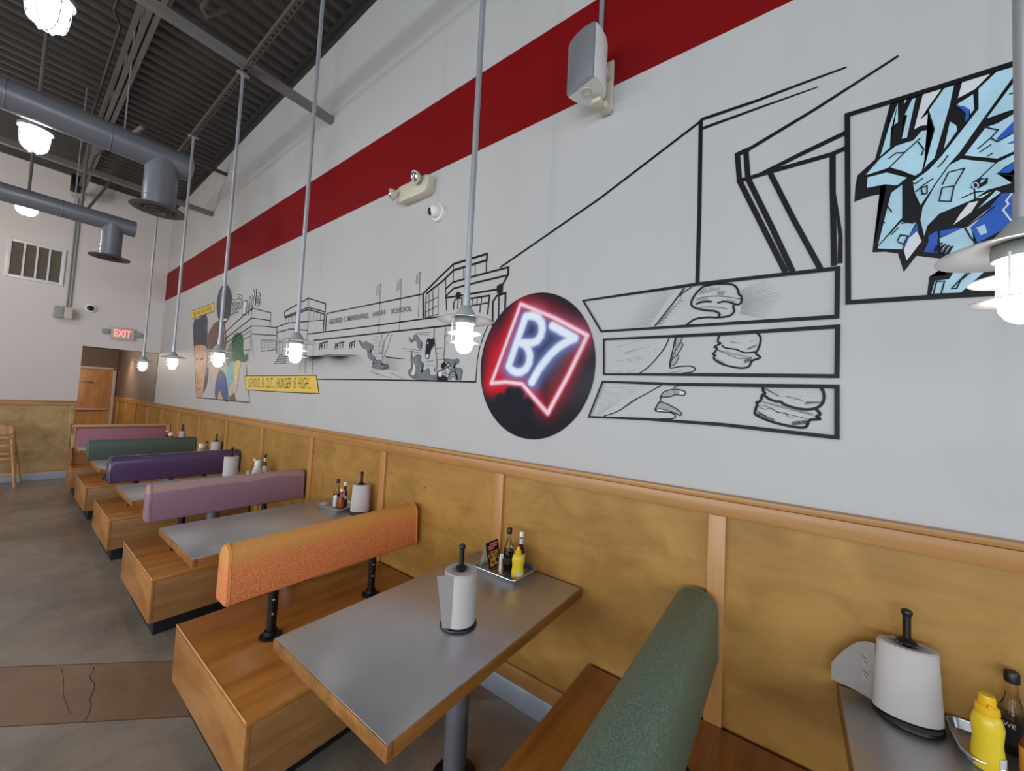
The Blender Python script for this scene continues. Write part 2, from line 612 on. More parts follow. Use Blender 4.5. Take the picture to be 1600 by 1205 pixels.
crack([(-1.372, 3.235), (-1.38, 3.19), (-1.396, 3.15), (-1.398, 3.11), (-1.39, 3.06), (-1.392, 3.01), (-1.406, 2.96), (-1.42, 2.91), (-1.419, 2.86), (-1.43, 2.8), (-1.45, 2.745)], 0.0016)
crack([(-1.49, 3.36), (-1.487, 3.28), (-1.489, 3.2), (-1.496, 3.12), (-1.499, 3.05), (-1.495, 2.96), (-1.49, 2.86)], 0.0009)
for c, e in (((-1.697, 3.606), 0.0), ((-1.697, 2.987), 0.0)):
    crack([(c[0] + q * 0.35, c[1] - q * 0.35 * 1.03 + 0.004 * math.sin(q * 3.1)) for q in range(-8, 3)], 0.0022)

# ribbed roof deck
mb = MB()
prof = []
y = FRONT - 0.1
while y < BACK + 0.2:
    for dy, dz in ((0, 0), (0.045, 0), (0.06, 0.045), (0.135, 0.045), (0.15, 0)):
        prof.append((y + dy, roofz(y + dy) + dz))
    y += 0.15
prof = [p for i, p in enumerate(prof) if i == 0 or p[0] > prof[i - 1][0] + 1e-4]
prof += [(prof[-1][0], 5.8), (prof[0][0], 5.8)]
mb.prism(prof, 'x', LEFT - 0.2, 0.2)
struct('ceiling', mb, DECK, smooth=False)
# ledger angle under the deck along the mural wall
mb = MB()
mb.prism([(FRONT, roofz(FRONT) - 0.07), (BACK, roofz(BACK) - 0.07), (BACK, roofz(BACK)), (FRONT, roofz(FRONT))], 'x', -0.02, 0.0)
mb.prism([(FRONT, roofz(FRONT) - 0.012), (BACK, roofz(BACK) - 0.012), (BACK, roofz(BACK)), (FRONT, roofz(FRONT))], 'x', -0.08, -0.02)
struct('trim_1', mb, plain('ledger steel', (50, 47, 45), 0.6), smooth=False)

# wainscot on the long wall: plywood sheet, battens, cap rail, foot rail
mb = MB()
mb.box(-0.012, 0.0, FRONT, END, 0.1, 1.25)
WS = struct('wall_right_wainscot', mb, PLY, smooth=False, origin=(0, 0, 0))
mb = MB()
mb.box(-0.03, -0.001, FRONT, END, 1.229, 1.292, 0.003)
mb.box(-0.038, -0.001, FRONT, END, 1.294, 1.317, 0.004)
obj('cap_rail', mb, TRIM, WS)
mb = MB()
mb.box(-0.028, -0.001, FRONT, END, 0.118, 0.2, 0.002)
obj('foot_rail', mb, TRIM, WS)
for kk in range(-3, 13):
    yc = 0.238 + 1.137 * kk
    mb = MB()
    mb.box(-0.03, -0.001, yc - 0.032, yc + 0.032, 0.2, 1.229, 0.002)
    obj('batten', mb, TRIMV, WS)
mb = MB()
mb.box(-0.032, -0.001, FRONT, END, 0.0, 0.118, 0.003)
struct('baseboard_right', mb, BASEST)
# wainscot on the back wall
mb = MB()
mb.box(LEFT, ox0, BACK - 0.012, BACK, 0.12, 1.26)
WB = struct('wall_back_wainscot', mb, PLYB, smooth=False)
mb = MB()
mb.box(LEFT, ox0 + 0.01, BACK - 0.035, BACK, 1.235, 1.292, 0.003)
mb.box(LEFT, ox0 + 0.014, BACK - 0.042, BACK, 1.294, 1.317, 0.004)
TRIMX = wood('maple cap', (178, 132, 88), (212, 168, 122), 0, 0.3, figure=10, blotch=0.12)
obj('cap_rail', mb, TRIMX, WB)
mb = MB()
mb.box(LEFT, ox0, BACK - 0.03, BACK, 0.125, 0.155, 0.002)
obj('foot_rail', mb, TRIMX, WB)
for xc in (ox0 - 0.04, ox0 - 1.22, ox0 - 2.4):
    mb = MB()
    mb.box(xc - 0.032, xc + 0.032, BACK - 0.026, BACK, 0.155, 1.235, 0.002)
    obj('batten', mb, PLYB, WB)
mb = MB()
mb.box(LEFT, ox0, BACK - 0.034, BACK, 0, 0.125, 0.003)
struct('baseboard_back', mb, brushed('bright kick plate', (214, 224, 240), 0.35, 0, 0.3))

# door at the end of the corridor
DR = thing('door_1', (-0.48, END - 0.03, 0), None, None)
DR['kind'] = 'structure'
mb = MB()
mb.box(-0.95, -0.09, END - 0.05, END - 0.01, 0.01, 2.0, 0.002)
obj('door_panel', mb, DOORW, DR)
mb = MB()
mb.box(-1.02, -0.96, END - 0.1, END, 0, 2.05, 0.003)
mb.box(-0.085, -0.02, END - 0.1, END, 0, 2.05, 0.003)
mb.box(-1.02, -0.02, END - 0.1, END, 2.005, 2.065, 0.003)
obj('door_frame', mb, FRAMEP, DR)
mb = MB()
mb.box(-0.92, -0.36, END - 0.12, END - 0.07, 0.95, 1.0, 0.006)
mb.box(-0.36, -0.14, END - 0.11, END - 0.05, 0.955, 0.99, 0.004)
obj('push_bar', mb, FRAMEP, DR)
mb = MB()
mb.box(-0.62, -0.405, END - 0.056, END - 0.05, 1.63, 1.675, 0.001)
sg = obj('door_sign', mb, BLACK, DR)
mb = MB()
for q in range(7):
    mb.box(-0.61 + q * 0.021, -0.596 + q * 0.021, END - 0.0575, END - 0.0562, 1.643, 1.66)
mb.box(-0.435, -0.425, END - 0.0575, END - 0.0562, 1.636, 1.668)
obj('sign_text', mb, LABEL, sg)


# ================================================================== BENCHES
def backrest_profile(yc, z0, z1, wb, wt, rr):
    """(y, z) outline: flat foot, sides leaning in, rounded crest"""
    pts = [(yc - wb, z0 + 0.012), (yc - wb + 0.01, z0), (yc + wb - 0.01, z0), (yc + wb, z0 + 0.012)]
    n = 9
    for i in range(n + 1):
        a = PI * i / n
        pts.append((yc + wt * math.cos(a), z1 - rr + rr * math.sin(a)))
    return pts


def bench(y0, y1, yb, vin, label, xe=-1.168, seat=0.41, zt=0.925, wb=0.066, wt=0.05, rr=0.05, end_bev=0.012, xl=-1.14, xr=-0.045, piping=None):
    yc = (y0 + y1) / 2
    t = thing('booth_bench', (-0.58, yc, 0), label, 'bench', 'booth benches along the mural wall')
    mb = MB()
    mb.box(xe + 0.05, -0.04, y0 + 0.11, y1 - 0.11, 0, 0.135)
    obj('plinth', mb, DARK, t, smooth=False)
    mb = MB()
    mb.box(xe, -0.033, y0, y1, seat - 0.022, seat, 0.005)
    obj('seat', mb, SEATW, t)
    mb = MB()
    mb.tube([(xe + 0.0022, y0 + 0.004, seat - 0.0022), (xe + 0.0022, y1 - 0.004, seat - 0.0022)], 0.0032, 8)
    obj('edge_highlight', mb, WORN_HILITE, t)  # pale strip on the worn seat edge, its highlight put into the colour
    mb = MB()
    mb.box(xe + 0.001, xe + 0.021, y0 + 0.001, y1 - 0.001, 0.131, seat - 0.022, 0.002)
    obj('end_panel', mb, ENDW, t)
    for s in (y0 + 0.001, y1 - 0.021):
        mb = MB()
        mb.box(xe + 0.021, -0.033, s, s + 0.02, 0.131, seat - 0.022, 0.001)
        obj('front_panel', mb, FRONTW, t)
    mb = MB()
    mb.box(xe + 0.021, -0.033, y0 + 0.02, y1 - 0.02, 0.131, 0.15)
    obj('bottom_panel', mb, DARK, t, smooth=False)
    for x in (-0.91, -0.345):
        mb = MB()
        mb.tube([(x, yb, seat), (x, yb, 0.7)], 0.0215, 16)
        p = obj('post', mb, PIPE, t)
        mb = MB()
        mb.lathe([(0, 0), (0.052, 0), (0.052, 0.008), (0.032, 0.016), (0.03, 0.034), (0.0, 0.034)], x, yb, seat, 20)
        for q in range(4):
            a = PI / 4 + q * PI / 2
            mb.lathe([(0.007, 0.006), (0.007, 0.013), (0, 0.014)], x + 0.042 * math.cos(a), yb + 0.042 * math.sin(a), seat, 8)
        obj('flange', mb, PIPE, p)
        for zz in (0.53, 0.6):
            mb = MB()
            mb.ball((x - 0.006, yb - 0.021, zz), 0.0055, 8)
            obj('bolt', mb, GALV, p)
    prof = backrest_profile(yb, 0.66, zt, wb, wt, rr)
    mb = MB()
    mb.prism(prof, 'x', xl, xr, end_bev, 3)
    b = obj('backrest', mb, vin, t, angle=50)
    if piping is not None:
        for x in (xl + 0.016, xr - 0.016):
            mb = MB()
            cy = sum(p[0] for p in prof) / len(prof)
            cz = sum(p[1] for p in prof) / len(prof)
            mb.tube([(x, cy + (p[0] - cy) * 1.004, cz + (p[1] - cz) * 1.004) for p in prof], 0.0026, 6, closed=True)
            obj('piping', mb, piping, b)
    return t


PIP_O = plain('orange piping', (226, 150, 66), 0.5)
PIP_G = plain('green piping', (92, 114, 98), 0.5)
PIP_M = plain('mauve piping', (164, 122, 116), 0.5)
PIP_V = plain('violet piping', (94, 66, 92), 0.4)
bench(-0.18, 0.775, 0.303, V_GREEN, 'wooden bench with mottled sage green backrest, between the two nearest steel tables', wb=0.084, wt=0.078, rr=0.06, piping=PIP_G)
bench(1.612, 2.561, 2.1, V_ORANGE, 'wooden bench with orange vinyl backrest on black iron posts', xe=-1.178, piping=PIP_O)
bench(3.262, 4.203, 3.755, V_MAUVE, 'wooden bench with worn mauve textured backrest, behind the orange bench', xe=-1.15, xl=-1.125, xr=-0.034, piping=PIP_M)
bench(4.967, 5.905, 5.44, V_VIOLET, 'wooden bench with glossy violet round-cornered backrest, behind the mauve bench', xe=-1.142, xl=-1.125, xr=-0.025, wb=0.072, wt=0.064, rr=0.06, end_bev=0.035, piping=PIP_V)
bench(6.668, 7.618, 7.14, V_DKGREEN, 'wooden bench with plain dark green backrest, behind the violet bench', xe=-1.138, xl=-1.112, xr=-0.034, zt=0.92, piping=PIP_G)

# end bench: pink pad on a framed wooden back
t = thing('booth_bench', (-0.58, 8.5, 0), 'end bench with a pink pad set in a tall framed wooden back', 'bench', 'booth benches along the mural wall')
y0, y1 = 8.224, 8.68
mb = MB()
mb.box(-1.08, -0.04, y0 + 0.1, y1 + 0.08, 0, 0.131)
obj('plinth', mb, DARK, t, smooth=False)
mb = MB()
mb.box(-1.135, -0.033, y0, y1, 0.388, 0.41, 0.005)
obj('seat', mb, SEATW, t)
mb = MB()
mb.box(-1.125, -0.033, y0 + 0.001, y0 + 0.021, 0.131, 0.388, 0.001)
obj('front_panel', mb, FRONTW, t)
mb = MB()
mb.prism([(y0 + 0.002, 0.131), (y0 + 0.002, 0.409), (8.58, 0.43), (8.63, 0.7), (8.66, 1.0), (8.79, 1.0), (8.79, 0.131)], 'x', -1.138, -1.116, 0.003)
obj('end_panel', mb, ENDW, t)
mb = MB()
mb.prism([(8.64, 0.41), (8.70, 0.965), (8.78, 0.965), (8.78, 0.131), (8.66, 0.131)], 'x', -1.115, -0.033)
obj('back_panel', mb, ENDW, t, smooth=False)
mb = MB()
mb.box(-1.138, -0.02, 8.655, 8.795, 0.965, 1.0, 0.005)
mb.prism([(8.62, 0.66), (8.66, 0.965), (8.72, 0.965), (8.72, 0.66)], 'x', -1.138, -1.09, 0.003)
mb.prism([(8.62, 0.66), (8.66, 0.965), (8.72, 0.965), (8.72, 0.66)], 'x', -0.07, -0.02, 0.003)
obj('back_frame', mb, TRIMX, t)
mb = MB()
mb.prism([(8.625, 0.69), (8.66, 0.94), (8.7, 0.94), (8.69, 0.69)], 'x', -1.088, -0.072, 0.012, 3)
obj('back_pad', mb, V_PINK, t)


# ================================================================== TABLES
def table(y0, y1, label, xl=-1.15, xr=-0.035, z=0.75):
    yc = (y0 + y1) / 2
    t = thing('booth_table', (-0.58, yc, 0), label, 'table', 'steel booth tables along the mural wall')
    mb = MB()
    mb.box(xl + 0.004, xr, y0 + 0.004, y1 - 0.004, z - 0.006, z, 0.002)
    obj('table_top', mb, STEEL, t)
    mb = MB()
    w = 0.022
    zb, zt = z - 0.046, z - 0.002
    mb.box(xl, xl + w, y0, y1, zb, zt, 0.003)
    mb.box(xl + w, xr, y0, y0 + w, zb, zt, 0.003)
    mb.box(xl + w, xr, y1 - w, y1, zb, zt, 0.003)
    mb.box(xl + w, xr, y0 + w, y1 - w, zb + 0.012, z - 0.006)
    obj('edge_band', mb, EDGEW, t)
    mb = MB()
    mb.lathe([(0, 0), (0.1, 0), (0.1, 0.008), (0.066, 0.014), (0.06, 0.04), (0, 0.04)], -0.515, yc, 0, 28)
    obj('base_plate', mb, PIPE, t)
    mb = MB()
    mb.tube([(-0.515, yc, 0.04), (-0.515, yc, zb + 0.014)], 0.05, 20)
    obj('pedestal', mb, PEDS, t)
    mb = MB()
    mb.box(-0.515 - 0.2, -0.515 + 0.2, yc - 0.02, yc + 0.02, zb - 0.012, zb + 0.013)
    mb.box(-0.515 - 0.02, -0.515 + 0.02, yc - 0.2, yc + 0.2, zb - 0.012, zb + 0.013)
    obj('top_bracket', mb, PIPE, t, smooth=False)
    return t


table(-0.86, -0.137, 'steel-topped table with wood edge, near side of the sage green bench', z=0.74)
table(0.823, 1.504, 'steel-topped table with wood edge, between sage green and orange benches', xl=-1.152)
table(2.5, 3.208, 'steel-topped table with wood edge, between orange and mauve benches')
table(4.094, 4.792, 'steel-topped table with wood edge, between mauve and violet benches', xl=-1.146)
table(5.792, 6.472, 'steel-topped table with wood edge, between violet and dark green benches', xl=-1.138)
table(7.532, 8.229, 'steel-topped table with wood edge, in front of the pink padded bench', xl=-1.14)


# ================================================================== TABLE THINGS
def towel_holder(x, y, z, where, h=0.315, rb=0.074):
    t = thing('paper_towel_holder', (x, y, z), 'black paper towel holder with knobbed rod, ' + where, 'towel holder', 'paper towel holders on the tables')
    mb = MB()
    mb.lathe([(0, 0), (rb - 0.002, 0), (rb, 0.005), (rb - 0.003, 0.011), (0.02, 0.014), (0, 0.014)], x, y, z, 32)
    obj('base', mb, BLACK, t)
    mb = MB()
    mb.tube([(x, y, z + 0.012), (x, y, z + h - 0.012)], 0.0095, 14)
    rod = obj('rod', mb, BLACK, t)
    mb = MB()
    mb.lathe([(0.0, 0.0), (0.011, 0.0), (0.0135, 0.006), (0.0135, 0.012), (0.009, 0.018), (0, 0.019)], x, y, z + h - 0.018, 16)
    obj('knob', mb, BLACK, rod)
    mb = MB()
    mb.lathe([(0.0, 0.0), (0.024, 0.0), (0.024, 0.004), (0.012, 0.012), (0.0, 0.012)], x, y, z + h * 0.5 + 0.0645, 18)
    obj('collar', mb, BLACK, rod)
    return t


def towel_roll(x, y, z, R, where, sx=1.0, sy=1.0, h=0.202, top=1.0, flap=None, rot=0.0, rin=0.021):
    t = thing('paper_towel_roll', (x, y, z), 'white paper towel roll ' + where, 'paper towels', 'paper towel rolls on the tables')
    z0 = z + 0.0145
    mb = MB()
    seg = 40
    bmx = bmesh.new()
    rings = []
    for (rr, zz) in ((rin / R, 0), (1.0, 0), (1.0, h), (rin / R, h)):
        f = 1.0 + (top - 1.0) * zz / h
        ring = []
        for k in range(seg):
            a = 2 * PI * k / seg
            if rr < 1:
                px, py = rin * math.cos(a), rin * math.sin(a)
            else:
                px, py = R * sx * f * math.cos(a), R * sy * f * math.sin(a)
            ring.append(bmx.verts.new((x + px * math.cos(rot) - py * math.sin(rot), y + px * math.sin(rot) + py * math.cos(rot), z0 + zz)))
        rings.append(ring)
    for i in range(4):
        a, b = rings[i], rings[(i + 1) % 4]
        for k in range(seg):
            bmx.faces.new((a[k], a[(k + 1) % seg], b[(k + 1) % seg], b[k]))
    bmesh.ops.bevel(bmx, geom=[e for e in bmx.edges if all(abs(v.co.z - z0 - h) < 1e-6 for v in e.verts)], offset=0.003, segments=2, affect='EDGES')
    mb.take(bmx)
    obj('roll', mb, PAPER, t)
    if flap:
        mb = MB()
        rows = []
        nz = 8
        for (bot, tp) in flap:
            rows.append([Vector(bot).lerp(Vector(tp), i / nz) for i in range(nz + 1)])
        bmx = bmesh.new()
        vv = [[bmx.verts.new(p) for p in rw] for rw in rows]
        for a, b in zip(vv, vv[1:]):
            for i in range(nz):
                bmx.faces.new((a[i], a[i + 1], b[i + 1], b[i]))
        bmesh.ops.solidify(bmx, geom=bmx.faces[:], thickness=0.0012)
        mb.take(bmx)
        obj('loose_sheet', mb, PAPER, t, angle=80)
    return t


TT = 0.75
# near right table
tx, ty = -0.082, -0.297
towel_holder(tx, ty, 0.74, 'leaning near the wall on the nearest table', 0.325, 0.08)
fl = []
for i in range(7):
    u = i / 6
    yy = -0.225 + u * 0.105
    xx = -0.088 + 0.012 * math.sin(u * 4) + 0.02 * u
    fl.append(((xx, yy, 0.7555 + 0.018 * u * u + 0.0 * u), (xx + 0.01 * u, yy, 0.935 - 0.115 * u ** 1.7)))
towel_roll(tx, ty, 0.74, 0.08, 'flattened to an oval, loose sheet trailing, on the nearest table', 0.62, 1.0, 0.205, 0.86, fl, 0.12)
# orange/green table
hx, hy = -0.648, 1.064
towel_holder(hx, hy, TT, 'standing mid-table nearest the sage green bench')
fl = []
for i in range(6):
    u = i / 5
    an = math.radians(198)
    bx, by = hx + 0.0662 * math.cos(an), hy + 0.0662 * math.sin(an)
    dx, dy = math.cos(an - PI / 2 + 0.25 * u), math.sin(an - PI / 2 + 0.25 * u)
    fl.append(((bx + dx * 0.034 * u, by + dy * 0.034 * u, TT + 0.0145), (bx + dx * 0.066 * u, by + dy * 0.066 * u, TT + 0.2135 - 0.004 * u)))
towel_roll(hx, hy, TT, 0.065, 'with a sheet peeling off, mid-table by the sage green bench', 1, 1, 0.2, 1.0, fl)
# next tables
towel_holder(-0.105, 2.655, TT, 'beside the tray behind the orange backrest', 0.312)
towel_roll(-0.105, 2.655, TT, 0.07, 'flattened, beside the tray behind the orange backrest', 0.62, 1.0, 0.2, 0.9, None, 0.7)
towel_holder(-0.345, 4.631, TT, 'in front of the violet backrest', 0.3)
towel_roll(-0.345, 4.631, TT, 0.066, 'tapering upward in front of the violet backrest', 1, 1, 0.195, 0.95)
towel_holder(-0.075, 6.08, TT, 'between the violet and dark green backrests', 0.3)
towel_roll(-0.075, 6.08, TT, 0.078, 'wide and flattened, between violet and dark green backrests', 0.7, 1.0, 0.19, 1.0)
towel_holder(-0.035, 7.85, TT, 'on the table in front of the pink pad', 0.3)
towel_roll(-0.035, 7.85, TT, 0.066, 'half hidden behind the dark green backrest, before the pink pad', 0.6, 1, 0.18)


def tray(x0, x1, y0, y1, z, label, rc=0.03):
    """rolled-rim sheet pan"""
    def rr(ins, zz):
        pts = []
        for cx, cy, a0 in ((x1 - rc, y1 - rc, 0), (x0 + rc, y1 - rc, 90), (x0 + rc, y0 + rc, 180), (x1 - rc, y0 + rc, 270)):
            for k in range(7):
                a = math.radians(a0 + k * 15)
                q = max(rc - ins, 0.004)
                pts.append((cx + q * math.cos(a), cy + q * math.sin(a), zz))
        return pts
    t = thing('sheet_pan', ((x0 + x1) / 2, (y0 + y1) / 2, z), label, 'tray', 'aluminium condiment trays')
    bmx = bmesh.new()
    levels = [rr(0.013, z + 0.0005), rr(0.004, z + 0.022), rr(0.0035, z + 0.0235), rr(0.005, z + 0.0225), rr(0.0145, z + 0.002)]
    vv = [[bmx.verts.new(p) for p in lv] for lv in levels]
    for a, b in zip(vv, vv[1:]):
        n = len(a)
        for i in range(n):
            bmx.faces.new((a[i], a[(i + 1) % n], b[(i + 1) % n], b[i]))
    bmx.faces.new(vv[0][::-1])
    bmx.faces.new(vv[-1])
    mb = MB()
    mb.take(bmx)
    obj('pan', mb, SHEET, t, angle=15)
    mb = MB()
    mb.tube(rr(0.002, z + 0.023), 0.0036, 8, closed=True)
    obj('rim', mb, SHEET, t)
    return t


def sauce_bottle(x, y, z, label, h=0.21, r=0.027, cap=BLACK, neck=0.5, fill=0.45, liquid=SOY, lab=LABEL, glassm=CLEAR, lab_at=(0.16, 0.36), necklab=False, group=None):
    """tall glass bottle: body, liquid, cap, paper label"""
    t = thing('sauce_bottle', (x, y, z), label, 'bottle', group)
    ro = r
    prof = [(0, 0), (ro * 0.92, 0), (ro, h * 0.02), (ro, h * neck * 0.88), (ro * 0.86, h * neck * 1.02), (ro * 0.5, h * neck * 1.3), (ro * 0.4, h * neck * 1.5), (ro * 0.38, h * 0.9), (0, h * 0.9)]
    mb = MB()
    mb.lathe(prof, x, y, z, 24)
    body = obj('body', mb, glassm, t, angle=60)
    if liquid is not None:
        pr = [(max(a - 0.0016, 0), max(b, 0.002)) for a, b in prof]
        hh = h * fill
        pl = [q for q in pr if q[1] < hh]
        last = pl[-1]
        nx = pr[len(pl)]
        k = (hh - last[1]) / max(nx[1] - last[1], 1e-6)
        pl += [(last[0] + (nx[0] - last[0]) * k, hh), (0, hh)]
        mb = MB()
        mb.lathe(pl, x, y, z, 24)
        obj('sauce', mb, liquid, body, angle=60)
    mb = MB()
    mb.lathe([(0, h * 0.86), (ro * 0.5, h * 0.86), (ro * 0.52, h * 0.87), (ro * 0.52, h * 0.985), (ro * 0.44, h), (0, h)], x, y, z, 20)
    obj('cap', mb, cap, t)
    if lab is not None:
        mb = MB()
        mb.lathe([(ro + 0.0007, h * lab_at[0]), (ro + 0.0009, h * lab_at[0]), (ro + 0.0009, h * lab_at[1]), (ro + 0.0007, h * lab_at[1])], x, y, z, 24)
        obj('label_band', mb, lab, t)
    if necklab:
        mb = MB()
        mb.lathe([(ro * 0.4 + 0.001, h * 0.68), (ro * 0.42 + 0.001, h * 0.68), (ro * 0.42 + 0.001, h * 0.83), (ro * 0.4 + 0.001, h * 0.83)], x, y, z, 18)
        obj('neck_label', mb, lab, t)
    return t


def mustard(x, y, z, label, h=0.165, r=0.031, flat=0.72, rot=0.6, flip=False):
    t = thing('mustard_bottle', (x, y, z), label, 'bottle', 'yellow mustard bottles')
    mb = MB()
    mb.lathe([(0, 0), (r * 0.94, 0), (r, 0.006), (r * 0.96, h * 0.22), (r * 0.86, h * 0.38), (r * 0.92, h * 0.5), (r * 0.97, h * 0.6), (r * 0.8, h * 0.72), (r * 0.48, h * 0.77), (0, h * 0.77)], x, y, z, 28, 0, 1.0, flat, rot)
    b = obj('body', mb, MUST, t, angle=60)
    mb = MB()
    if flip:
        mb.lathe([(0, h * 0.755), (r * 0.72, h * 0.76), (r * 0.74, h * 0.775), (r * 0.7, h * 0.85), (r * 0.52, h * 0.87), (r * 0.5, h * 0.97), (r * 0.44, h), (0, h)], x, y, z, 24, 0, 1.0, 0.85, rot)
        mb.box(x - 0.022, x - 0.012, y - 0.004, y + 0.004, z + h * 0.86, z + h * 0.9, 0.001)
    else:
        mb.lathe([(0, h * 0.765), (r * 0.52, h * 0.765), (r * 0.54, h * 0.78), (r * 0.5, h * 0.87), (r * 0.3, h * 0.9), (r * 0.2, h * 0.985), (r * 0.12, h), (0, h)], x, y, z, 20)
    obj('cap', mb, MUSTC, t)
    # small pale patch low on the front
    mb = MB()
    rows = []
    for i in range(7):
        a = math.radians(205 + 9 * i)
        row = []
        for zz in (h * 0.1, h * 0.24):
            lx, ly = r * 1.0 * math.cos(a - rot) * 1.012, r * flat * math.sin(a - rot) * 1.02
            row.append((x + lx * math.cos(rot) - ly * math.sin(rot), y + lx * math.sin(rot) + ly * math.cos(rot), z + zz))
        rows.append(row)
    for a, b2 in zip(rows, rows[1:]):
        mb.quad([a[0], b2[0], b2[1], a[1]])
    obj('label_patch', mb, LABEL, t)
    return t


def shaker(x, y, z, label, h=0.085, r=0.018, cap=WHITEM, body=FROST, name='salt_shaker'):
    t = thing(name, (x, y, z), label, 'shaker', 'shakers on the condiment trays')
    mb = MB()
    mb.lathe([(0, 0), (r, 0), (r * 1.02, 0.003), (r * 0.86, h * 0.72), (0, h * 0.72)], x, y, z, 10)
    obj('body', mb, body, t, angle=25)
    mb = MB()
    mb.lathe([(0, h * 0.7), (r * 0.9, h * 0.7), (r * 0.92, h * 0.86), (r * 0.6, h * 0.97), (0, h)], x, y, z, 16)
    obj('cap', mb, cap, t)
    return t


# --- tray on the table by the orange bench
tray(-0.25, -0.02, 1.078, 1.366, TT, 'rimmed aluminium tray with menu card and mustard, on the orange bench table')
zt = TT + 0.0032
# folded menu card
cd0 = thing('menu_card', (-0.14, 1.305, zt), 'folded tent card with a black-framed food picture on the tray', 'menu card')
mb = MB()
x0, x1 = -0.192, -0.088
yb, yt, yk, zh = 1.282, 1.304, 1.352, 0.137
tw = 0.018
fr = [(x0 - tw * 0.2, yb, zt), (x1 - tw * 0.2, yb, zt), (x1 - tw, yt, zt + zh), (x0 - tw, yt, zt + zh)]
bk = [(x0 - tw * 0.2, yk, zt), (x1 - tw * 0.2, yk, zt)]
bmx = bmesh.new()
v = [bmx.verts.new(p) for p in fr + bk]
bmx.faces.new((v[0], v[1], v[2], v[3]))
bmx.faces.new((v[3], v[2], v[5], v[4]))
bmesh.ops.solidify(bmx, geom=bmx.faces[:], thickness=0.0012)
mb.take(bmx)
obj('card', mb, WHITEP, cd0, smooth=False)
m, nt, bs = new_mat('food print')
vo = N(nt, 'ShaderNodeTexVoronoi', Scale=62.0)
nt.links.new(coords(nt, (1, 1, 1)), vo.inputs['Vector'])
sp = nt.nodes.new('ShaderNodeSeparateColor')
nt.links.new(vo.outputs['Color'], sp.inputs[0])
nt.links.new(ramp(nt, sp.outputs[0], [(0.1, lin((96, 40, 20))), (0.4, lin((206, 128, 40))), (0.7, lin((236, 196, 96))), (0.95, lin((170, 60, 40)))]), bs.inputs['Base Color'])
FOOD = m


def on_card(u, w, e=0.0012):
    a = Vector(fr[0]).lerp(Vector(fr[1]), u)
    b = Vector(fr[3]).lerp(Vector(fr[2]), u)
    return tuple(a.lerp(b, w) + Vector((0, -e, 0.0002)))


mb = MB()
mb.quad([on_card(0.0, 0.0), on_card(1.0, 0.0), on_card(1.0, 1.0), on_card(0.0, 1.0)])
obj('card_border', mb, BLACK, cd0, smooth=False)
mb = MB()
mb.quad([on_card(0.1, 0.07, 0.002), on_card(0.9, 0.07, 0.002), on_card(0.9, 0.62, 0.002), on_card(0.1, 0.66, 0.002)])
obj('food_picture', mb, FOOD, cd0, smooth=False)
mb = MB()
for (u0, w0, u1, w1) in ((0.15, 0.70, 0.62, 0.755), (0.15, 0.78, 0.86, 0.84), (0.3, 0.865, 0.88, 0.93)):
    mb.quad([on_card(u0, w0, 0.002), on_card(u1, w0, 0.002), on_card(u1, w1, 0.002), on_card(u0, w1, 0.002)])
obj('card_lettering', mb, plain('pink print', (226, 120, 140), 0.5, var=0.3, scale=150), cd0, smooth=False)
sauce_bottle(-0.108, 1.222, zt, 'dark soy sauce bottle, black cap and clear neck, beside the menu card', 0.215, 0.0275, lab_at=(0.14, 0.3), lab=plain('dark label', (50, 44, 44), 0.5))
sauce_bottle(-0.085, 1.158, zt, 'slim dark bottle with white cap behind the mustard, beside the menu card', 0.205, 0.022, cap=WHITEP, fill=0.62, glassm=plain('brown glass', (40, 20, 18), 0.12), liquid=None, lab_at=(0.2, 0.46), necklab=True)
mustard(-0.166, 1.118, zt, 'yellow squeeze mustard bottle in the tray beside the menu card', 0.158, 0.033, 0.75, -0.97)
shaker(-0.186, 1.215, zt, 'slim glass salt shaker next to the menu card', 0.095, 0.009)
# --- tray on the nearest table
tray(-0.205, -0.02, -0.68, -0.383, 0.74, 'rimmed aluminium tray with mustard bottle on the nearest table', 0.035)
z0 = 0.7436
mustard(-0.182, -0.43, z0, 'yellow squeeze mustard bottle on the nearest tray', 0.186, 0.031, 0.85, 1.31, True)
tb = sauce_bottle(-0.052, -0.51, z0, 'clear-necked bottle with black cap and black label on the nearest tray', 0.215, 0.029, liquid=SOY, fill=0.42, lab=plain('black label', (20, 18, 20), 0.5), lab_at=(0.12, 0.42))
sauce_bottle(-0.158, -0.52, z0, 'hot sauce bottle with peach cap and orange label on the nearest tray', 0.18, 0.029, cap=plain('peach cap', (230, 190, 160), 0.5), liquid=HOT, fill=0.6, lab=HOTLAB, lab_at=(0.06, 0.42), necklab=True)
# --- tray behind the orange backrest
tray(-0.25, -0.02, 2.75, 3.03, TT, 'rimmed aluminium tray behind the orange backrest')
sauce_bottle(-0.13, 2.945, zt, 'dark soy sauce bottle with black cap, tray behind the orange backrest', 0.21, 0.027, lab=LABEL, lab_at=(0.1, 0.36))
shaker(-0.165, 2.905, zt, 'white topped salt shaker in the tray behind the orange backrest', 0.098, 0.016)
sauce_bottle(-0.1, 2.885, zt, 'slim dark bottle with white cap, tray behind the orange backrest', 0.19, 0.021, cap=WHITEP, glassm=plain('dark brown glass', (36, 20, 18), 0.12), liquid=None, lab_at=(0.3, 0.46))
sauce_bottle(-0.15, 2.845, zt, 'orange-red hot sauce bottle in the tray behind the orange backrest', 0.152, 0.022, cap=WHITEP, liquid=HOT, fill=0.6, lab=HOT, lab_at=(0.06, 0.42), necklab=True)
# --- tray behind the mauve backrest
tray(-0.31, -0.03, 4.27, 4.52, TT, 'rimmed aluminium tray behind the mauve backrest')


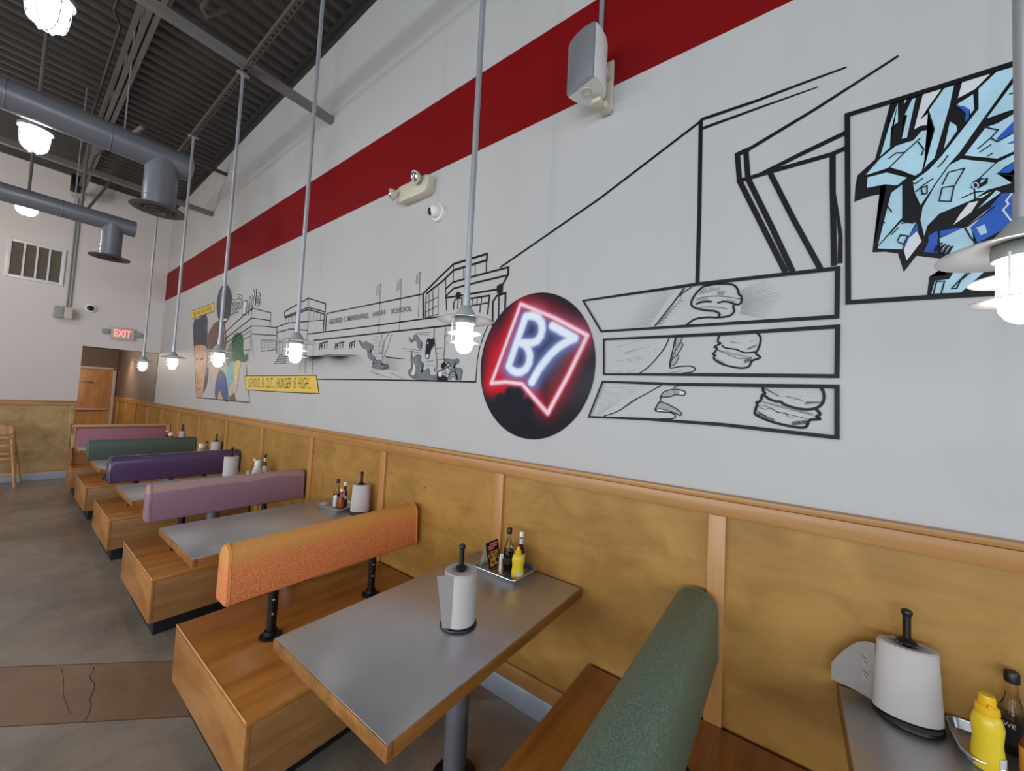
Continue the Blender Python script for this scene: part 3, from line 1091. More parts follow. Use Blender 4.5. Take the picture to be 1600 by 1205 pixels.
def squat_jar(x, y, z, label, h, r, capm, bodym, labm):
    t = thing('condiment_jar', (x, y, z), label, 'jar')
    mb = MB()
    mb.lathe([(0, 0), (r * 0.9, 0), (r, 0.008), (r, h * 0.45), (r * 0.78, h * 0.64), (r * 0.62, h * 0.72), (0, h * 0.72)], x, y, z, 24)
    obj('body', mb, bodym, t, angle=60)
    mb = MB()
    mb.lathe([(0, h * 0.71), (r * 0.68, h * 0.71), (r * 0.7, h * 0.73), (r * 0.7, h * 0.97), (r * 0.62, h), (0, h)], x, y, z, 24)
    obj('lid', mb, capm, t)
    mb = MB()
    mb.lathe([(r + 0.0006, h * 0.12), (r + 0.001, h * 0.12), (r + 0.001, h * 0.42), (r + 0.0006, h * 0.42)], x, y, z, 24)
    obj('label_band', mb, labm, t)
    return t


squat_jar(-0.185, 4.40, zt, 'squat jar with white lid on the tray behind the mauve backrest', 0.18, 0.042, WHITEP, LABEL, FROST)
sauce_bottle(-0.125, 4.39, zt, 'dark bottle with black cap and white labels behind the mauve backrest', 0.24, 0.025, glassm=plain('black glass', (26, 16, 16), 0.12), liquid=None, lab_at=(0.12, 0.5), necklab=True)
sauce_bottle(-0.19, 4.475, zt, 'bottle with peach cap behind the white-lidded jar, mauve backrest table', 0.19, 0.024, cap=plain('peach lid', (232, 196, 168), 0.5), liquid=HOT, fill=0.5, lab=HOTLAB)
shaker(-0.285, 4.33, zt, 'short glass shaker at the tray edge behind the mauve backrest', 0.105, 0.021, GREYM)
# --- table behind the violet backrest
squat_jar(-0.215, 6.13, TT, 'pinkish ketchup jar with white lid behind the violet backrest', 0.18, 0.042, WHITEP, plain('pink jar', (190, 150, 130), 0.4), LABEL)
sauce_bottle(-0.145, 6.19, TT, 'yellow-labelled bottle with black cap behind the violet backrest', 0.205, 0.026, lab=plain('yellow label', (206, 170, 70), 0.5), lab_at=(0.4, 0.5), liquid=SOY, fill=0.4, necklab=True)
# --- table behind the dark green backrest
squat_jar(-0.165, 7.86, TT, 'ketchup jar with white lid in front of the pink pad', 0.172, 0.042, WHITEP, KETCH, LABEL)
sauce_bottle(-0.2, 7.96, TT, 'dark bottle with white cap in front of the pink pad', 0.2, 0.022, cap=WHITEP, glassm=plain('deep brown glass', (32, 18, 16), 0.12), liquid=None)

# ================================================================== PENDANTS OVER THE TABLES
LX, LZ, RAILZ = -0.763, 1.965, 4.335
PEN = [(6.6, 'small pendant lamp on a long rod, farthest along the wall-side row'),
       (5.186, 'small pendant lamp on a long rod, second from the back wall'),
       (3.783, 'small pendant lamp hanging in front of the painted student faces'),
       (2.408, 'small pendant lamp hanging above the yellow hunger caption'),
       (1.007, 'pendant lamp with white louvre rings hanging beside the painted roundel'),
       (-0.325, 'pendant lamp hanging in front of the blue graffiti panel')]
for yy, lab in PEN:
    t = thing('pendant_lamp', (LX, yy, LZ), lab, 'pendant lamp', 'pendant lamps over the booths')
    mb = MB()
    mb.tube([(LX, yy, LZ + 0.035), (LX, yy, RAILZ)], 0.0115, 14)
    st = obj('stem', mb, GALV, t)
    mb = MB()
    mb.tube([(LX, yy, LZ + 0.03), (LX, yy, LZ + 0.09)], 0.0145, 14)
    obj('coupling', mb, GALV, st)
    mb = MB()
    mb.lathe([(0.0, 0.042), (0.016, 0.042), (0.022, 0.034), (0.036, 0.014), (0.038, 0.0), (0, 0.0)], LX, yy, LZ + 0.002, 24)
    obj('cap', mb, GREYM, t)
    mb = MB()
    mb.lathe([(0.03, 0.006), (0.06, 0.002), (0.105, -0.012), (0.107, -0.0145), (0.104, -0.015), (0.06, -0.002), (0.03, 0.002), (0.03, 0.006)], LX, yy, LZ, 40)
    obj('shade', mb, SHADE, t)
    mb = MB()
    mb.lathe([(0, -0.002), (0.039, -0.002), (0.04, -0.008), (0.039, -0.026), (0.03, -0.028), (0, -0.028)], LX, yy, LZ, 24)
    obj('collar', mb, GREYM, t)
    for dz in (-0.058, -0.096):
        mb = MB()
        mb.lathe([(0.036, 0.004), (0.066, -0.004), (0.067, -0.0055), (0.065, -0.006), (0.036, 0.002), (0.036, 0.004)], LX, yy, LZ + dz, 32)
        for q in range(3):
            a = q * 2 * PI / 3 + 0.4
            mb.tube([(LX + 0.05 * math.cos(a), yy + 0.05 * math.sin(a), LZ + dz), (LX + 0.05 * math.cos(a), yy + 0.05 * math.sin(a), LZ + dz + 0.036)], 0.0016, 6)
        obj('louvre_ring', mb, WHITEM, t)
    mb = MB()
    mb.lathe([(0.033, -0.027), (0.034, -0.06), (0.034, -0.1), (0.031, -0.118), (0.024, -0.131), (0.013, -0.139), (0, -0.141)], LX, yy, LZ, 24)
    obj('globe', mb, GLOBE, t, angle=80)

# ================================================================== CEILING WORK
mb = MB()
# slotted rail the rods hang from
zr = RAILZ
for sx in (-0.02, 0.011):
    mb.box(LX + sx, LX + sx + 0.009, -1.5, 7.42, zr, zr + 0.004)
for i in range(150):
    y = -1.48 + i * 0.06
    if y < 7.4:
        mb.box(LX - 0.011, LX + 0.011, y, y + 0.026, zr, zr + 0.004)
for sx in (-0.0205, 0.0185):
    mb.box(LX + sx, LX + sx + 0.002, -1.5, 7.42, zr, zr + 0.04)
tag(obj('slotted_rail', mb, plain('dark slotted steel', (84, 78, 72), 0.6), smooth=False), 'slotted steel rail running lengthwise above the wall-side pendant rods', 'rail')
for y, x0, lab in ((3.76, -4.6, 'steel strut crossing overhead to the wall above the red band'),
                   (7.41, -4.6, 'steel strut crossing near the back wall with high lamps hanging below')):
    mb = MB()
    zz = RAILZ + 0.041
    mb.prism([(y - 0.03, zz), (y + 0.03, zz), (y + 0.03, zz + 0.065), (y + 0.02, zz + 0.065), (y + 0.02, zz + 0.01), (y - 0.02, zz + 0.01), (y - 0.02, zz + 0.065), (y - 0.03, zz + 0.065)], 'x', x0, -0.002)
    tag(obj('cross_strut', mb, GALVX, smooth=False), lab, 'strut', 'cross struts under the roof')
# rod clamps where stems meet the rail
for yy, lab in PEN:
    mb = MB()
    mb.box(LX - 0.045, LX + 0.045, yy - 0.02, yy + 0.02, RAILZ - 0.006, RAILZ + 0.0, 0.001)
    mb.box(LX - 0.012, LX + 0.012, yy - 0.014, yy + 0.014, RAILZ - 0.03, RAILZ - 0.005, 0.002)
    o = obj('rod_clamp', mb, GALV, [c for c in COL.objects if c.get('label') == lab][0])
# short rod strut higher up
mb = MB()
mb.box(-2.6, -0.002, 6.86, 6.9, 4.86, 4.9, 0.002)
tag(obj('rod_strut', mb, plain('dark strut', (58, 54, 52), 0.5), smooth=False), 'thin dark strut high up behind the big duct, ending at the wall', 'strut')

# open-web joist girder
t = thing('roof_joist', (-1.235, 3.0, 4.88), 'open-web steel roof joist with a twin-angle bottom chord', 'joist')
jx = -1.235
for x0, x1 in ((jx - 0.045, jx - 0.008), (jx + 0.008, jx + 0.045)):
    mb = MB()
    mb.box(x0, x1, -3.9, 9.8, 4.885, 4.892)
    if x0 < jx - 0.02:
        mb.box(x1 - 0.006, x1, -3.9, 9.8, 4.892, 4.94)
    else:
        mb.box(x0, x0 + 0.006, -3.9, 9.8, 4.892, 4.94)
    obj('bottom_chord', mb, STEELP, t, smooth=False)
mb = MB()
for x0, x1 in ((jx - 0.045, jx - 0.008), (jx + 0.008, jx + 0.045)):
    mb.prism([(-3.9, roofz(-3.9) - 0.05), (9.8, roofz(9.8) - 0.05), (9.8, roofz(9.8) - 0.002), (-3.9, roofz(-3.9) - 0.002)], 'x', x0, x1)
obj('top_chord', mb, STEELP, t, smooth=False)
mb = MB()
y = -3.8
i = 0
pts = []
while y < 9.7:
    pts.append((jx, y, 4.9 if i % 2 == 0 else roofz(y) - 0.03))
    y += 0.42
    i += 1
for a, b in zip(pts, pts[1:]):
    mb.tube([a, b], 0.011, 6)
obj('web_rod', mb, STEELP, t)
mb = MB()
mb.box(jx - 0.075, jx + 0.075, 4.18, 4.34, 4.9, 5.1, 0.004)
obj('splice_plate', mb, STEELP, t)

# conduits under the deck
mb = MB()
mb.tube([(-0.98, 2.5, 5.1), (-0.98, 4.1, 5.02), (-0.98, 4.22, 5.0), (-0.93, 4.3, 5.02), (-0.8, 4.32, 5.2)], 0.022, 10)
tag(obj('roof_conduit', mb, STEELP), 'grey conduit with an elbow running under the roof deck', 'conduit')
mb = MB()
mb.tube([(-1.42, 2.0, 5.15), (-1.42, 5.1, 5.12), (-1.36, 5.25, 5.1), (-1.34, 8.9, 5.1)], 0.014, 8)
tag(obj('roof_cable', mb, plain('dark cable', (46, 44, 42), 0.6)), 'dark cable running beside the roof joist', 'cable')
mb = MB()
mb.tube([(-1.32, 7.36, 4.42), (-1.3, 7.3, 4.58), (-1.24, 7.2, 4.68), (-1.1, 6.9, 4.75), (-0.98, 6.5, 4.85)], 0.026, 10)
tag(obj('elbow_pipe', mb, STEELP), 'bent grey pipe between the back strut and the roof', 'pipe')
mb = MB()
mb.tube([(-1.12, 7.38, 4.36), (-1.32, 7.05, 3.8)], 0.014, 8)
tag(obj('brace_rod', mb, STEELP), 'slanted brace rod above the rear duct', 'rod')
mb = MB()
mb.tube([(-1.36, 7.2, 3.78), (-1.36, 7.2, 4.85)], 0.012, 8)
tag(obj('drop_rod', mb, STEELP), 'vertical drop rod beside the rear duct', 'rod')


# ---- round ducts with drops and diffusers
def duct(xe, y, z, r_, xd, rd, zd, rf, label):
    t = thing('round_duct', (xe, y, z), label, 'duct')
    mb = MB()
    x0 = -5.2
    mb.tube([(x0, y, z - 0.0), (xe, y, z)], r_, 36)
    for k in range(5):
        xx = xe - 0.62 * (k + 1)
        mb.torus((xx, y, z), r_ + 0.001, 0.004, 36, 6, 'x')
    for xx in (xe, xe - 0.02):
        mb.torus((xx, y, z), r_ - 0.002, 0.005, 36, 6, 'x')
    obj('pipe', mb, DUCT, t, angle=60)
    mb = MB()
    mb.tube([(xd, y, z - r_ * 0.3), (xd, y, zd + 0.02)], rd, 36)
    for zz in (zd + 0.05, zd + 0.11, z - r_ - 0.03):
        mb.torus((xd, y, zz), rd + 0.001, 0.0035, 36, 6, 'z')
    obj('drop', mb, DUCT, t, angle=60)
    mb = MB()
    mb.lathe([(rd - 0.01, 0.03), (rd + 0.02, 0.018), (rf, 0.0), (rf, -0.006), (rf - 0.03, -0.012), (rd + 0.02, -0.004), (rd - 0.005, 0.02)], xd, y, zd, 44)
    df = obj('diffuser', mb, DUCTD, t, angle=60)
    mb = MB()
    for k, rr in enumerate((rd * 1.18, rd * 0.84, rd * 0.5)):
        mb.lathe([(rr - rd * 0.18, -0.002 - 0.012 * k + 0.02), (rr, -0.014 - 0.012 * k + 0.012), (rr - 0.004, -0.018 - 0.012 * k + 0.012), (rr - rd * 0.2, -0.004 - 0.012 * k + 0.018), (rr - rd * 0.18, -0.002 - 0.012 * k + 0.02)], xd, y, zd - 0.004, 40)
    mb.lathe([(0, -0.02), (rd * 0.2, -0.022), (rd * 0.22, -0.016), (0, -0.012)], xd, y, zd, 20)
    for q in range(4):
        a = q * PI / 2 + 0.3
        mb.tube([(xd, y, zd + 0.01), (xd + rd * math.cos(a), y + rd * math.sin(a), zd + 0.012)], 0.004, 6)
    obj('diffuser_cone', mb, DUCTD, df, angle=60)
    mb = MB()
    mb.lathe([(0, 0.03), (rd - 0.004, 0.03), (rd - 0.004, 0.034), (0, 0.034)], xd, y, zd, 24)
    obj('damper', mb, BLACK, df, smooth=False)
    for xx in (xe - 0.53, xe - 2.4):
        mb = MB()
        mb.tube([(xx, y, z + r_ - 0.01), (xx, y, roofz(y) + 0.01)], 0.006, 8)
        obj('hanger_rod', mb, GALV, t)
    return t


duct(-0.715, 5.42, 4.07, 0.132, -0.945, 0.133, 3.515, 0.225, 'large grey round duct with a downward diffuser')
duct(-0.9, 7.0, 3.695, 0.1, -1.1, 0.1, 3.25, 0.19, 'smaller dark grey round duct nearer the back wall, with diffuser')

# ---- high lamps on the second row
for (x, y, z, lab) in ((-1.79, 3.76, 3.84, 'bright caged high lamp at the top left corner'),
                       (-1.776, 5.75, 3.79, 'bright caged high lamp glowing below the large duct'),
                       (-1.77, 7.41, 3.62, 'bright high lamp half hidden behind the rear duct')):
    t = thing('high_lamp', (x, y, z), lab, 'lamp', 'caged high lamps under the roof')
    zt_ = RAILZ + 0.041 if y != 5.75 else roofz(y)
    mb = MB()
    mb.tube([(x, y, z + 0.27), (x, y, zt_)], 0.014, 12)
    obj('stem', mb, STEELP, t)
    mb = MB()
    mb.lathe([(0, 0.3), (0.03, 0.3), (0.05, 0.27), (0.09, 0.245), (0.112, 0.225), (0.112, 0.2), (0.104, 0.2), (0, 0.202)], x, y, z, 28)
    obj('hood', mb, GREYM, t)
    mb = MB()
    mb.lathe([(0.084, 0.2), (0.088, 0.17), (0.082, 0.08), (0.074, 0.03), (0.05, 0.006), (0, 0)], x, y, z, 24)
    obj('globe', mb, GLOBE2, t, angle=80)
    mb = MB()
    for zz, rr in ((0.17, 0.094), (0.1, 0.092), (0.035, 0.082)):
        mb.torus((x, y, z + zz), rr, 0.003, 24, 6)
    for q in range(6):
        a = q * PI / 3
        c, s = math.cos(a), math.sin(a)
        mb.tube([(x + 0.097 * c, y + 0.097 * s, z + 0.2), (x + 0.092 * c, y + 0.092 * s, z + 0.1), (x + 0.082 * c, y + 0.082 * s, z + 0.035), (x + 0.05 * c, y + 0.05 * s, z - 0.005), (x, y, z - 0.012)], 0.003, 6)
    obj('wire_guard', mb, GREYM, t)

# ================================================================== THINGS ON THE WALLS
# speaker above the burger panels
SPX, SPY, SPZ = -0.16, 0.86, 3.2
t = thing('wall_speaker', (SPX, SPY, SPZ), 'pale wall speaker with silver grille, tilted on a bracket over the red band', 'speaker')
# plan outline of the cabinet: rounded grille to +y/-x, body narrowing to the wall
dirg = Vector((-0.97, 0.25, 0)).normalized()
side = Vector((dirg.y, -dirg.x, 0))
cc = Vector((-0.157, 0.83, 0))


def spk(u, w, z, lean):
    p = cc + side * u + dirg * (w + lean)
    return (p.x, p.y, z)


def spk_outline(front):
    pts = []
    if front:
        for i in range(9):
            a = -1 + 2 * i / 8
            pts.append((0.083 * a, 0.073 + 0.018 * (1 - a * a)))
        pts += [(0.083, 0.06), (-0.083, 0.06)]
    else:
        pts = [(-0.086, 0.062), (0.086, 0.062), (0.084, 0.02), (0.072, -0.03), (0.055, -0.065), (0.035, -0.08), (-0.035, -0.08), (-0.055, -0.065), (-0.072, -0.03), (-0.084, 0.02)]
    return pts


for nm, fr_, mat_ in (('cabinet', False, WHITEP), ('grille', True, GRILL)):
    bmx = bmesh.new()
    rings = []
    zb, zt2 = 3.212, 3.478
    lv = [(zb, 0.985), (zb + 0.012, 1.0), (zt2 - 0.012, 1.0), (zt2, 0.985)]
    for zz, s in lv:
        rings.append([bmx.verts.new(spk(u * s, w * s, zz, 0.0)) for u, w in spk_outline(fr_)])
    for a, b in zip(rings, rings[1:]):
        n = len(a)
        for i in range(n):
            bmx.faces.new((a[i], a[(i + 1) % n], b[(i + 1) % n], b[i]))
    bmx.faces.new(rings[0][::-1])
    bmx.faces.new(rings[-1])
    mb = MB()
    mb.take(bmx)
    obj(nm, mb, mat_, t, angle=30)
mb = MB()
mb.box(-0.018, 0, 0.765, 0.81, 3.2, 3.47, 0.004)
mb.box(-0.075, -0.01, 0.77, 0.82, 3.18, 3.212, 0.004)
mb.box(-0.13, -0.06, 0.78, 0.83, 3.178, 3.2, 0.004)
mb.box(-0.085, -0.01, 0.772, 0.8, 3.36, 3.385, 0.003)
obj('bracket', mb, CREAM, t)
mb = MB()
mb.torus(spk(0.0, 0.02, 3.211, 0.0), 0.022, 0.004, 20, 6)
obj('socket_ring', mb, BEIGE, t)
mb = MB()
mb.tube([(-0.014, 0.845, 3.47), (-0.014, 0.845, roofz(0.8))], 0.014, 12)
tag(obj('wall_conduit', mb, GALV), 'vertical conduit on the mural wall above the speaker', 'conduit')

# emergency light
t = thing('emergency_light', (-0.04, 2.31, 3.18), 'cream twin-head emergency light under the red band', 'emergency light')
mb = MB()
mb.prism([(2.125, 3.27), (2.16, 3.285), (2.46, 3.285), (2.49, 3.27), (2.48, 3.18), (2.45, 3.155), (2.17, 3.155), (2.135, 3.18)], 'x', -0.075, 0, 0.01, 2)
obj('housing', mb, CREAM, t)
for yy, ay in ((2.215, 0.0), (2.49, 0.6)):
    c = Vector((-0.105, yy, 3.262 if yy < 2.3 else 3.215))
    dv = Vector((-0.8, 0.1 + ay, -0.35)).normalized()
    mb = MB()
    mb.tube([c - dv * 0.03, c, c + dv * 0.022, c + dv * 0.024], [0.018, 0.042, 0.045, 0.043], 20)
    h = obj('lamp_head', mb, CREAM, t)
    mb = MB()
    mb.tube([c + dv * 0.0245, c + dv * 0.03, c + dv * 0.034], [0.037, 0.034, 0.015], 20)
    obj('lens', mb, brushed('lamp reflector', (226, 230, 236), 0.12), h)

# dome cameras
t = thing('dome_camera', (-0.03, 2.06, 2.96), 'white dome camera with black eye on the mural wall', 'camera')
mb = MB()
mb.tube([(0, 2.06, 2.99), (-0.03, 2.06, 2.99), (-0.034, 2.06, 2.99)], [0.062, 0.06, 0.05], 28)
obj('base', mb, WHITEP, t)
mb = MB()
mb.ball((-0.045, 2.06, 2.99), 0.047, 24)
obj('shell', mb, WHITEP, t)
mb = MB()
mb.ball((-0.064, 2.074, 2.985), 0.032, 20)
obj('eye', mb, plain('dark dome', (12, 12, 16), 0.08), t)
t = thing('dome_camera', (-0.968, 9.97, 2.94), 'small black dome camera in a white ring on the back wall', 'camera')
mb = MB()
mb.tube([(-0.968, 10.0, 2.96), (-0.968, 9.975, 2.96), (-0.968, 9.972, 2.96)], [0.075, 0.072, 0.06], 28)
obj('base', mb, WHITEP, t)
mb = MB()
mb.ball((-0.968, 9.965, 2.96), 0.045, 20)
obj('eye', mb, plain('black dome', (14, 14, 18), 0.1), t)

# exit sign
t = thing('exit_sign', (-0.54, 9.96, 2.46), 'lit red EXIT sign with side lamp heads over the corridor opening', 'exit sign')
mb = MB()
mb.box(-0.70, -0.385, 9.95, 10.0, 2.47, 2.69, 0.008)
obj('housing', mb, BEIGE, t)
for xx in (-0.755, -0.33):
    mb = MB()
    mb.box(xx - 0.05, xx + 0.05, 9.93, 9.99, 2.55, 2.635, 0.012)
    obj('lamp_head', mb, GREYM, t)


def text_mesh(body, bold=0.0):
    cu = bpy.data.curves.new('lettering', 'FONT')
    cu.body = body
    cu.offset = bold
    cu.resolution_u = 3
    cu.space_word = 1.7
    o = bpy.data.objects.new('lettering', cu)
    COL.objects.link(o)
    dg = bpy.context.evaluated_depsgraph_get()
    dg.update()
    me = bpy.data.meshes.new_from_object(o.evaluated_get(dg))
    vs_ = [tuple(v.co) for v in me.vertices]
    fs_ = [tuple(p.vertices) for p in me.polygons]
    bpy.data.objects.remove(o)
    bpy.data.curves.remove(cu)
    bpy.data.meshes.remove(me)
    return vs_, fs_


def put_text(mb, body, place, bold=0.0, mi=0):
    """place(u, v) -> 3-D point, u 0..1 along the words, v 0..1 up the cap height"""
    vs_, fs_ = text_mesh(body, bold)
    x0, x1 = min(v[0] for v in vs_), max(v[0] for v in vs_)
    y0, y1 = min(v[1] for v in vs_), max(v[1] for v in vs_)
    nv = [mb.bm.verts.new(place((v[0] - x0) / (x1 - x0), (v[1] - y0) / (y1 - y0))) for v in vs_]
    for fc in fs_:
        try:
            q = mb.bm.faces.new([nv[i] for i in fc])
            q.material_index = mi
        except ValueError:
            pass


mb = MB()
put_text(mb, 'EXIT', lambda u, v: (-0.655 + 0.225 * u, 9.9485, 2.515 + 0.135 * v), 0.03)
obj('sign_letters', mb, EXITR, t, smooth=False, recalc=False)

# junction box, conduit and clamp on the back wall
t = thing('junction_box', (-1.27, 9.93, 2.7), 'grey and beige box at the foot of the back wall conduit', 'box')
mb = MB()
mb.box(-1.27, -1.17, 9.86, 10.0, 2.715, 2.9, 0.004)
obj('body', mb, BEIGE, t)
mb = MB()
mb.box(-1.375, -1.27, 9.85, 9.99, 2.715, 2.9, 0.004)
obj('cover', mb, GREYM, t)
mb = MB()
mb.tube([(-1.205, 9.98, 2.9), (-1.205, 9.98, 5.1)], 0.013, 10)
tag(obj('wall_conduit', mb, GREYM), 'thin conduit rising up the back wall from the box, right one of two', 'conduit')
mb = MB()
mb.tube([(-1.24, 9.98, 2.9), (-1.24, 9.98, 5.1)], 0.01, 10)
tag(obj('wall_conduit', mb, GREYM), 'thinner conduit rising up the back wall from the box, left one of two', 'conduit')
t = thing('flood_light', (-1.28, 9.6, 4.75), 'dark flood light clamped high on the back wall conduit', 'flood light')
mb = MB()
mb.box(-1.36, -1.26, 9.5, 9.6, 4.78, 5.05, 0.01)
obj('housing', mb, BLACK, t)
mb = MB()
mb.box(-1.33, -1.17, 9.58, 9.72, 4.74, 4.84, 0.01)
mb.tube([(-1.22, 9.68, 4.84), (-1.2, 9.9, 4.92), (-1.2, 9.97, 4.92)], 0.016, 8)
obj('bracket', mb, GREYM, t)

# return air grille
t = thing('return_grille', (-1.6, 9.98, 3.27), 'white framed return air grille with four dark bays on the back wall', 'air grille')
gx0, gx1, gz0, gz1 = -1.906, -1.303, 3.262, 3.885
mb = MB()
w = 0.045
mb.box(gx0, gx0 + w, 9.975, 10, gz0, gz1, 0.004)
mb.box(gx1 - w, gx1, 9.975, 10, gz0, gz1, 0.004)
mb.box(gx0 + w, gx1 - w, 9.975, 10, gz0, gz0 + w, 0.004)
mb.box(gx0 + w, gx1 - w, 9.975, 10, gz1 - w, gz1, 0.004)
for q in range(1, 4):
    xx = gx0 + w + (gx1 - gx0 - 2 * w) * q / 4
    mb.box(xx - 0.011, xx + 0.011, 9.976, 10, gz0 + w, gz1 - w)
obj('frame', mb, WHITEM, t)
mb = MB()
zz = gz0 + w + 0.005
while zz < gz1 - w:
    mb.prism([(9.984, zz), (9.986, zz - 0.002), (9.998, zz + 0.012), (9.996, zz + 0.014)], 'x', gx0 + w, gx1 - w)
    zz += 0.02
mb.box(gx0 + w, gx1 - w, 9.998, 9.9995, gz0 + w, gz1 - w)
obj('louvres', mb, LOUV, t, smooth=False)

# wooden high chair by the back wall
t = thing('high_chair', (-1.9, 9.6, 0), 'wooden restaurant high chair with rungs standing against the back wall', 'high chair')
for (xa, xb) in ((-1.665, -1.585), (-2.18, -2.26)):
    mb = MB()
    mb.tube([(xa, 9.45, 0.78), (xb, 9.42, 0)], 0.016, 8)
    obj('leg', mb, CHAIRW, t)
    mb = MB()
    mb.tube([(xa, 9.6, 0.93), (xb + (0.06 if xb > -2 else -0.06), 9.9, 0.0)], 0.016, 8)
    obj('leg', mb, CHAIRW, t)
for zz, k in ((0.19, 0.23), (0.42, 0.4), (0.62, 0.62), (0.74, 0.75)):
    mb = MB()
    xx = -1.6 - 0.07 * k
    mb.box(-3.85 - xx, xx, 9.43, 9.455, zz, zz + 0.04, 0.004)
    obj('rung', mb, CHAIRW, t)
mb = MB()
mb.box(-2.18, -1.66, 9.45, 9.75, 0.5, 0.53, 0.006)
obj('seat', mb, CHAIRW, t)
mb = MB()
pts = [(-2.2, 0.8), (-1.65, 0.8)]
for i in range(9):
    a = PI * i / 8
    pts.append((-1.925 + 0.275 * math.cos(a) ** (1 if math.cos(a) >= 0 else 1) * 1.0, 0.88 + 0.08 * math.sin(a)))
mb.prism(pts, 'y', 9.58, 9.6, 0.003)
obj('backrest', mb, CHAIRW, t)
for xx in (-1.66, -2.19):
    mb = MB()
    mb.box(xx - 0.014, xx + 0.014, 9.43, 9.62, 0.76, 0.79, 0.004)
    obj('armrest', mb, CHAIRW, t)


# ================================================================== MURAL
class Mural:
    """flat paint on the long wall, drawn in wall metres; every new stroke lies a hair further out"""

    def __init__(self, base=0.0012, k=0.5):
        self.k = k
        self.curvy = False
        self.mb = MB()
        self.x = -base
        self.mats = []

    def mi(self, m):
        if m not in self.mats:
            self.mats.append(m)
        return self.mats.index(m)

    def curve(self, pts, closed):
        P = [Vector((p[0], p[1])) for p in pts]
        n = len(P)
        out = []
        for i in range(n if closed else n - 1):
            a = P[i - 1] if (i > 0 or closed) else P[0]
            b, c = P[i], P[(i + 1) % n]
            d = P[(i + 2) % n] if (i + 2 < n or closed) else P[-1]
            for q in range(4):
                t = q / 4
                out.append(0.5 * ((2 * b) + (c - a) * t + (2 * a - 5 * b + 4 * c - d) * t * t + (3 * b - a - 3 * c + d) * t ** 3))
        if not closed:
            out.append(P[-1])
        return [(p.x, p.y) for p in out]

    def step(self):
        self.x -= 0.00006

    def fill(self, pts, m):
        self.step()
        if self.curvy and len(pts) >= 5:
            pts = self.curve(pts, True)
        bmx = bmesh.new()
        fc = bmx.faces.new([bmx.verts.new((self.x, p[0], p[1])) for p in pts])
        bmesh.ops.triangulate(bmx, faces=[fc], ngon_method='EAR_CLIP')
        self.mb.take(bmx, self.mi(m))

    def line(self, pts, w, m, closed=False, taper=False, ws=None):
        self.step()
        w = w * self.k
        if self.curvy and len(pts) >= 5 and not ws and not taper:
            pts = self.curve(pts, closed)
        P = [Vector((p[0], p[1])) for p in pts]
        P = [p for i, p in enumerate(P) if i == 0 or (p - P[i - 1]).length > 1e-5]
        n = len(P)
        if n < 2:
            return
        L, R_ = [], []
        for i in range(n):
            if closed:
                a, b = P[i] - P[i - 1], P[(i + 1) % n] - P[i]
            else:
                a = P[i] - P[i - 1] if i > 0 else P[1] - P[0]
                b = P[i + 1] - P[i] if i < n - 1 else P[n - 1] - P[n - 2]
            a, b = a.normalized(), b.normalized()
            na, nb = Vector((-a.y, a.x)), Vector((-b.y, b.x))
            mv = na + nb
            if mv.length < 1e-3:
                mv = na
            mv.normalize()
            k = min(1.0 / max(mv.dot(na), 0.35), 2.2)
            ww = w / 2
            if ws:
                ww *= ws[i]
            if isinstance(taper, (tuple, list)):
                ww *= taper[0] + (taper[1] - taper[0]) * i / (n - 1)
            elif taper:
                ww *= max(0.08, 1 - i / (n - 1))
            L.append(P[i] + mv * k * ww)
            R_.append(P[i] - mv * k * ww)
        vs1 = [self.mb.bm.verts.new((self.x, p.x, p.y)) for p in L]
        vs2 = [self.mb.bm.verts.new((self.x, p.x, p.y)) for p in R_]
        rng = range(n) if closed else range(n - 1)
        for i in rng:
            j = (i + 1) % n
            try:
                fc = self.mb.bm.faces.new((vs1[i], vs1[j], vs2[j], vs2[i]))
                fc.material_index = self.mi(m)
            except ValueError:
                pass

    def text(self, body, p0, p1, h, m, bold=0.0, jit=0.0):
        self.step()
        a, b = Vector(p0), Vector(p1)
        x = self.x

        def place(u, v):
            q = a.lerp(b, u)
            return (x, q.x, q.y + h * v)
        put_text(self.mb, body, place, bold, self.mi(m))

    def done(self, name, label, cat='mural', parent=None):
        o = obj(name, self.mb, self.mats, parent, smooth=False, recalc=False)
        if parent is None:
            tag(o, label, cat)
        return o


def crop(x0, y0, s):
    """points read off an enlarged detail of the wall drawing -> wall metres"""
    def g(*pts):
        return [wp(x0 + p[0] / s, y0 + p[1] / s) for p in pts]
    return g


cA = crop(480, 360, 4.634)
cB = crop(300, 400, 5.019)
cC = crop(660, 400, 6.694)
cD = crop(1040, 60, 3.0125)
cE = crop(900, 400, 3.721)
cF = crop(740, 440, 4.636)
g1 = crop(1310, 90, 6.027)
g2 = crop(1450, 90, 6.027)
g3 = crop(1310, 280, 6.027)
g4 = crop(1450, 280, 6.027)
cH = crop(1020, 430, 9.412)
cI = crop(1160, 590, 10.667)
cJ = crop(930, 510, 5.926)
cK = crop(560, 500, 8.0)
cL = crop(280, 420, 5.479)
cP = crop(0, 0, 1.0)

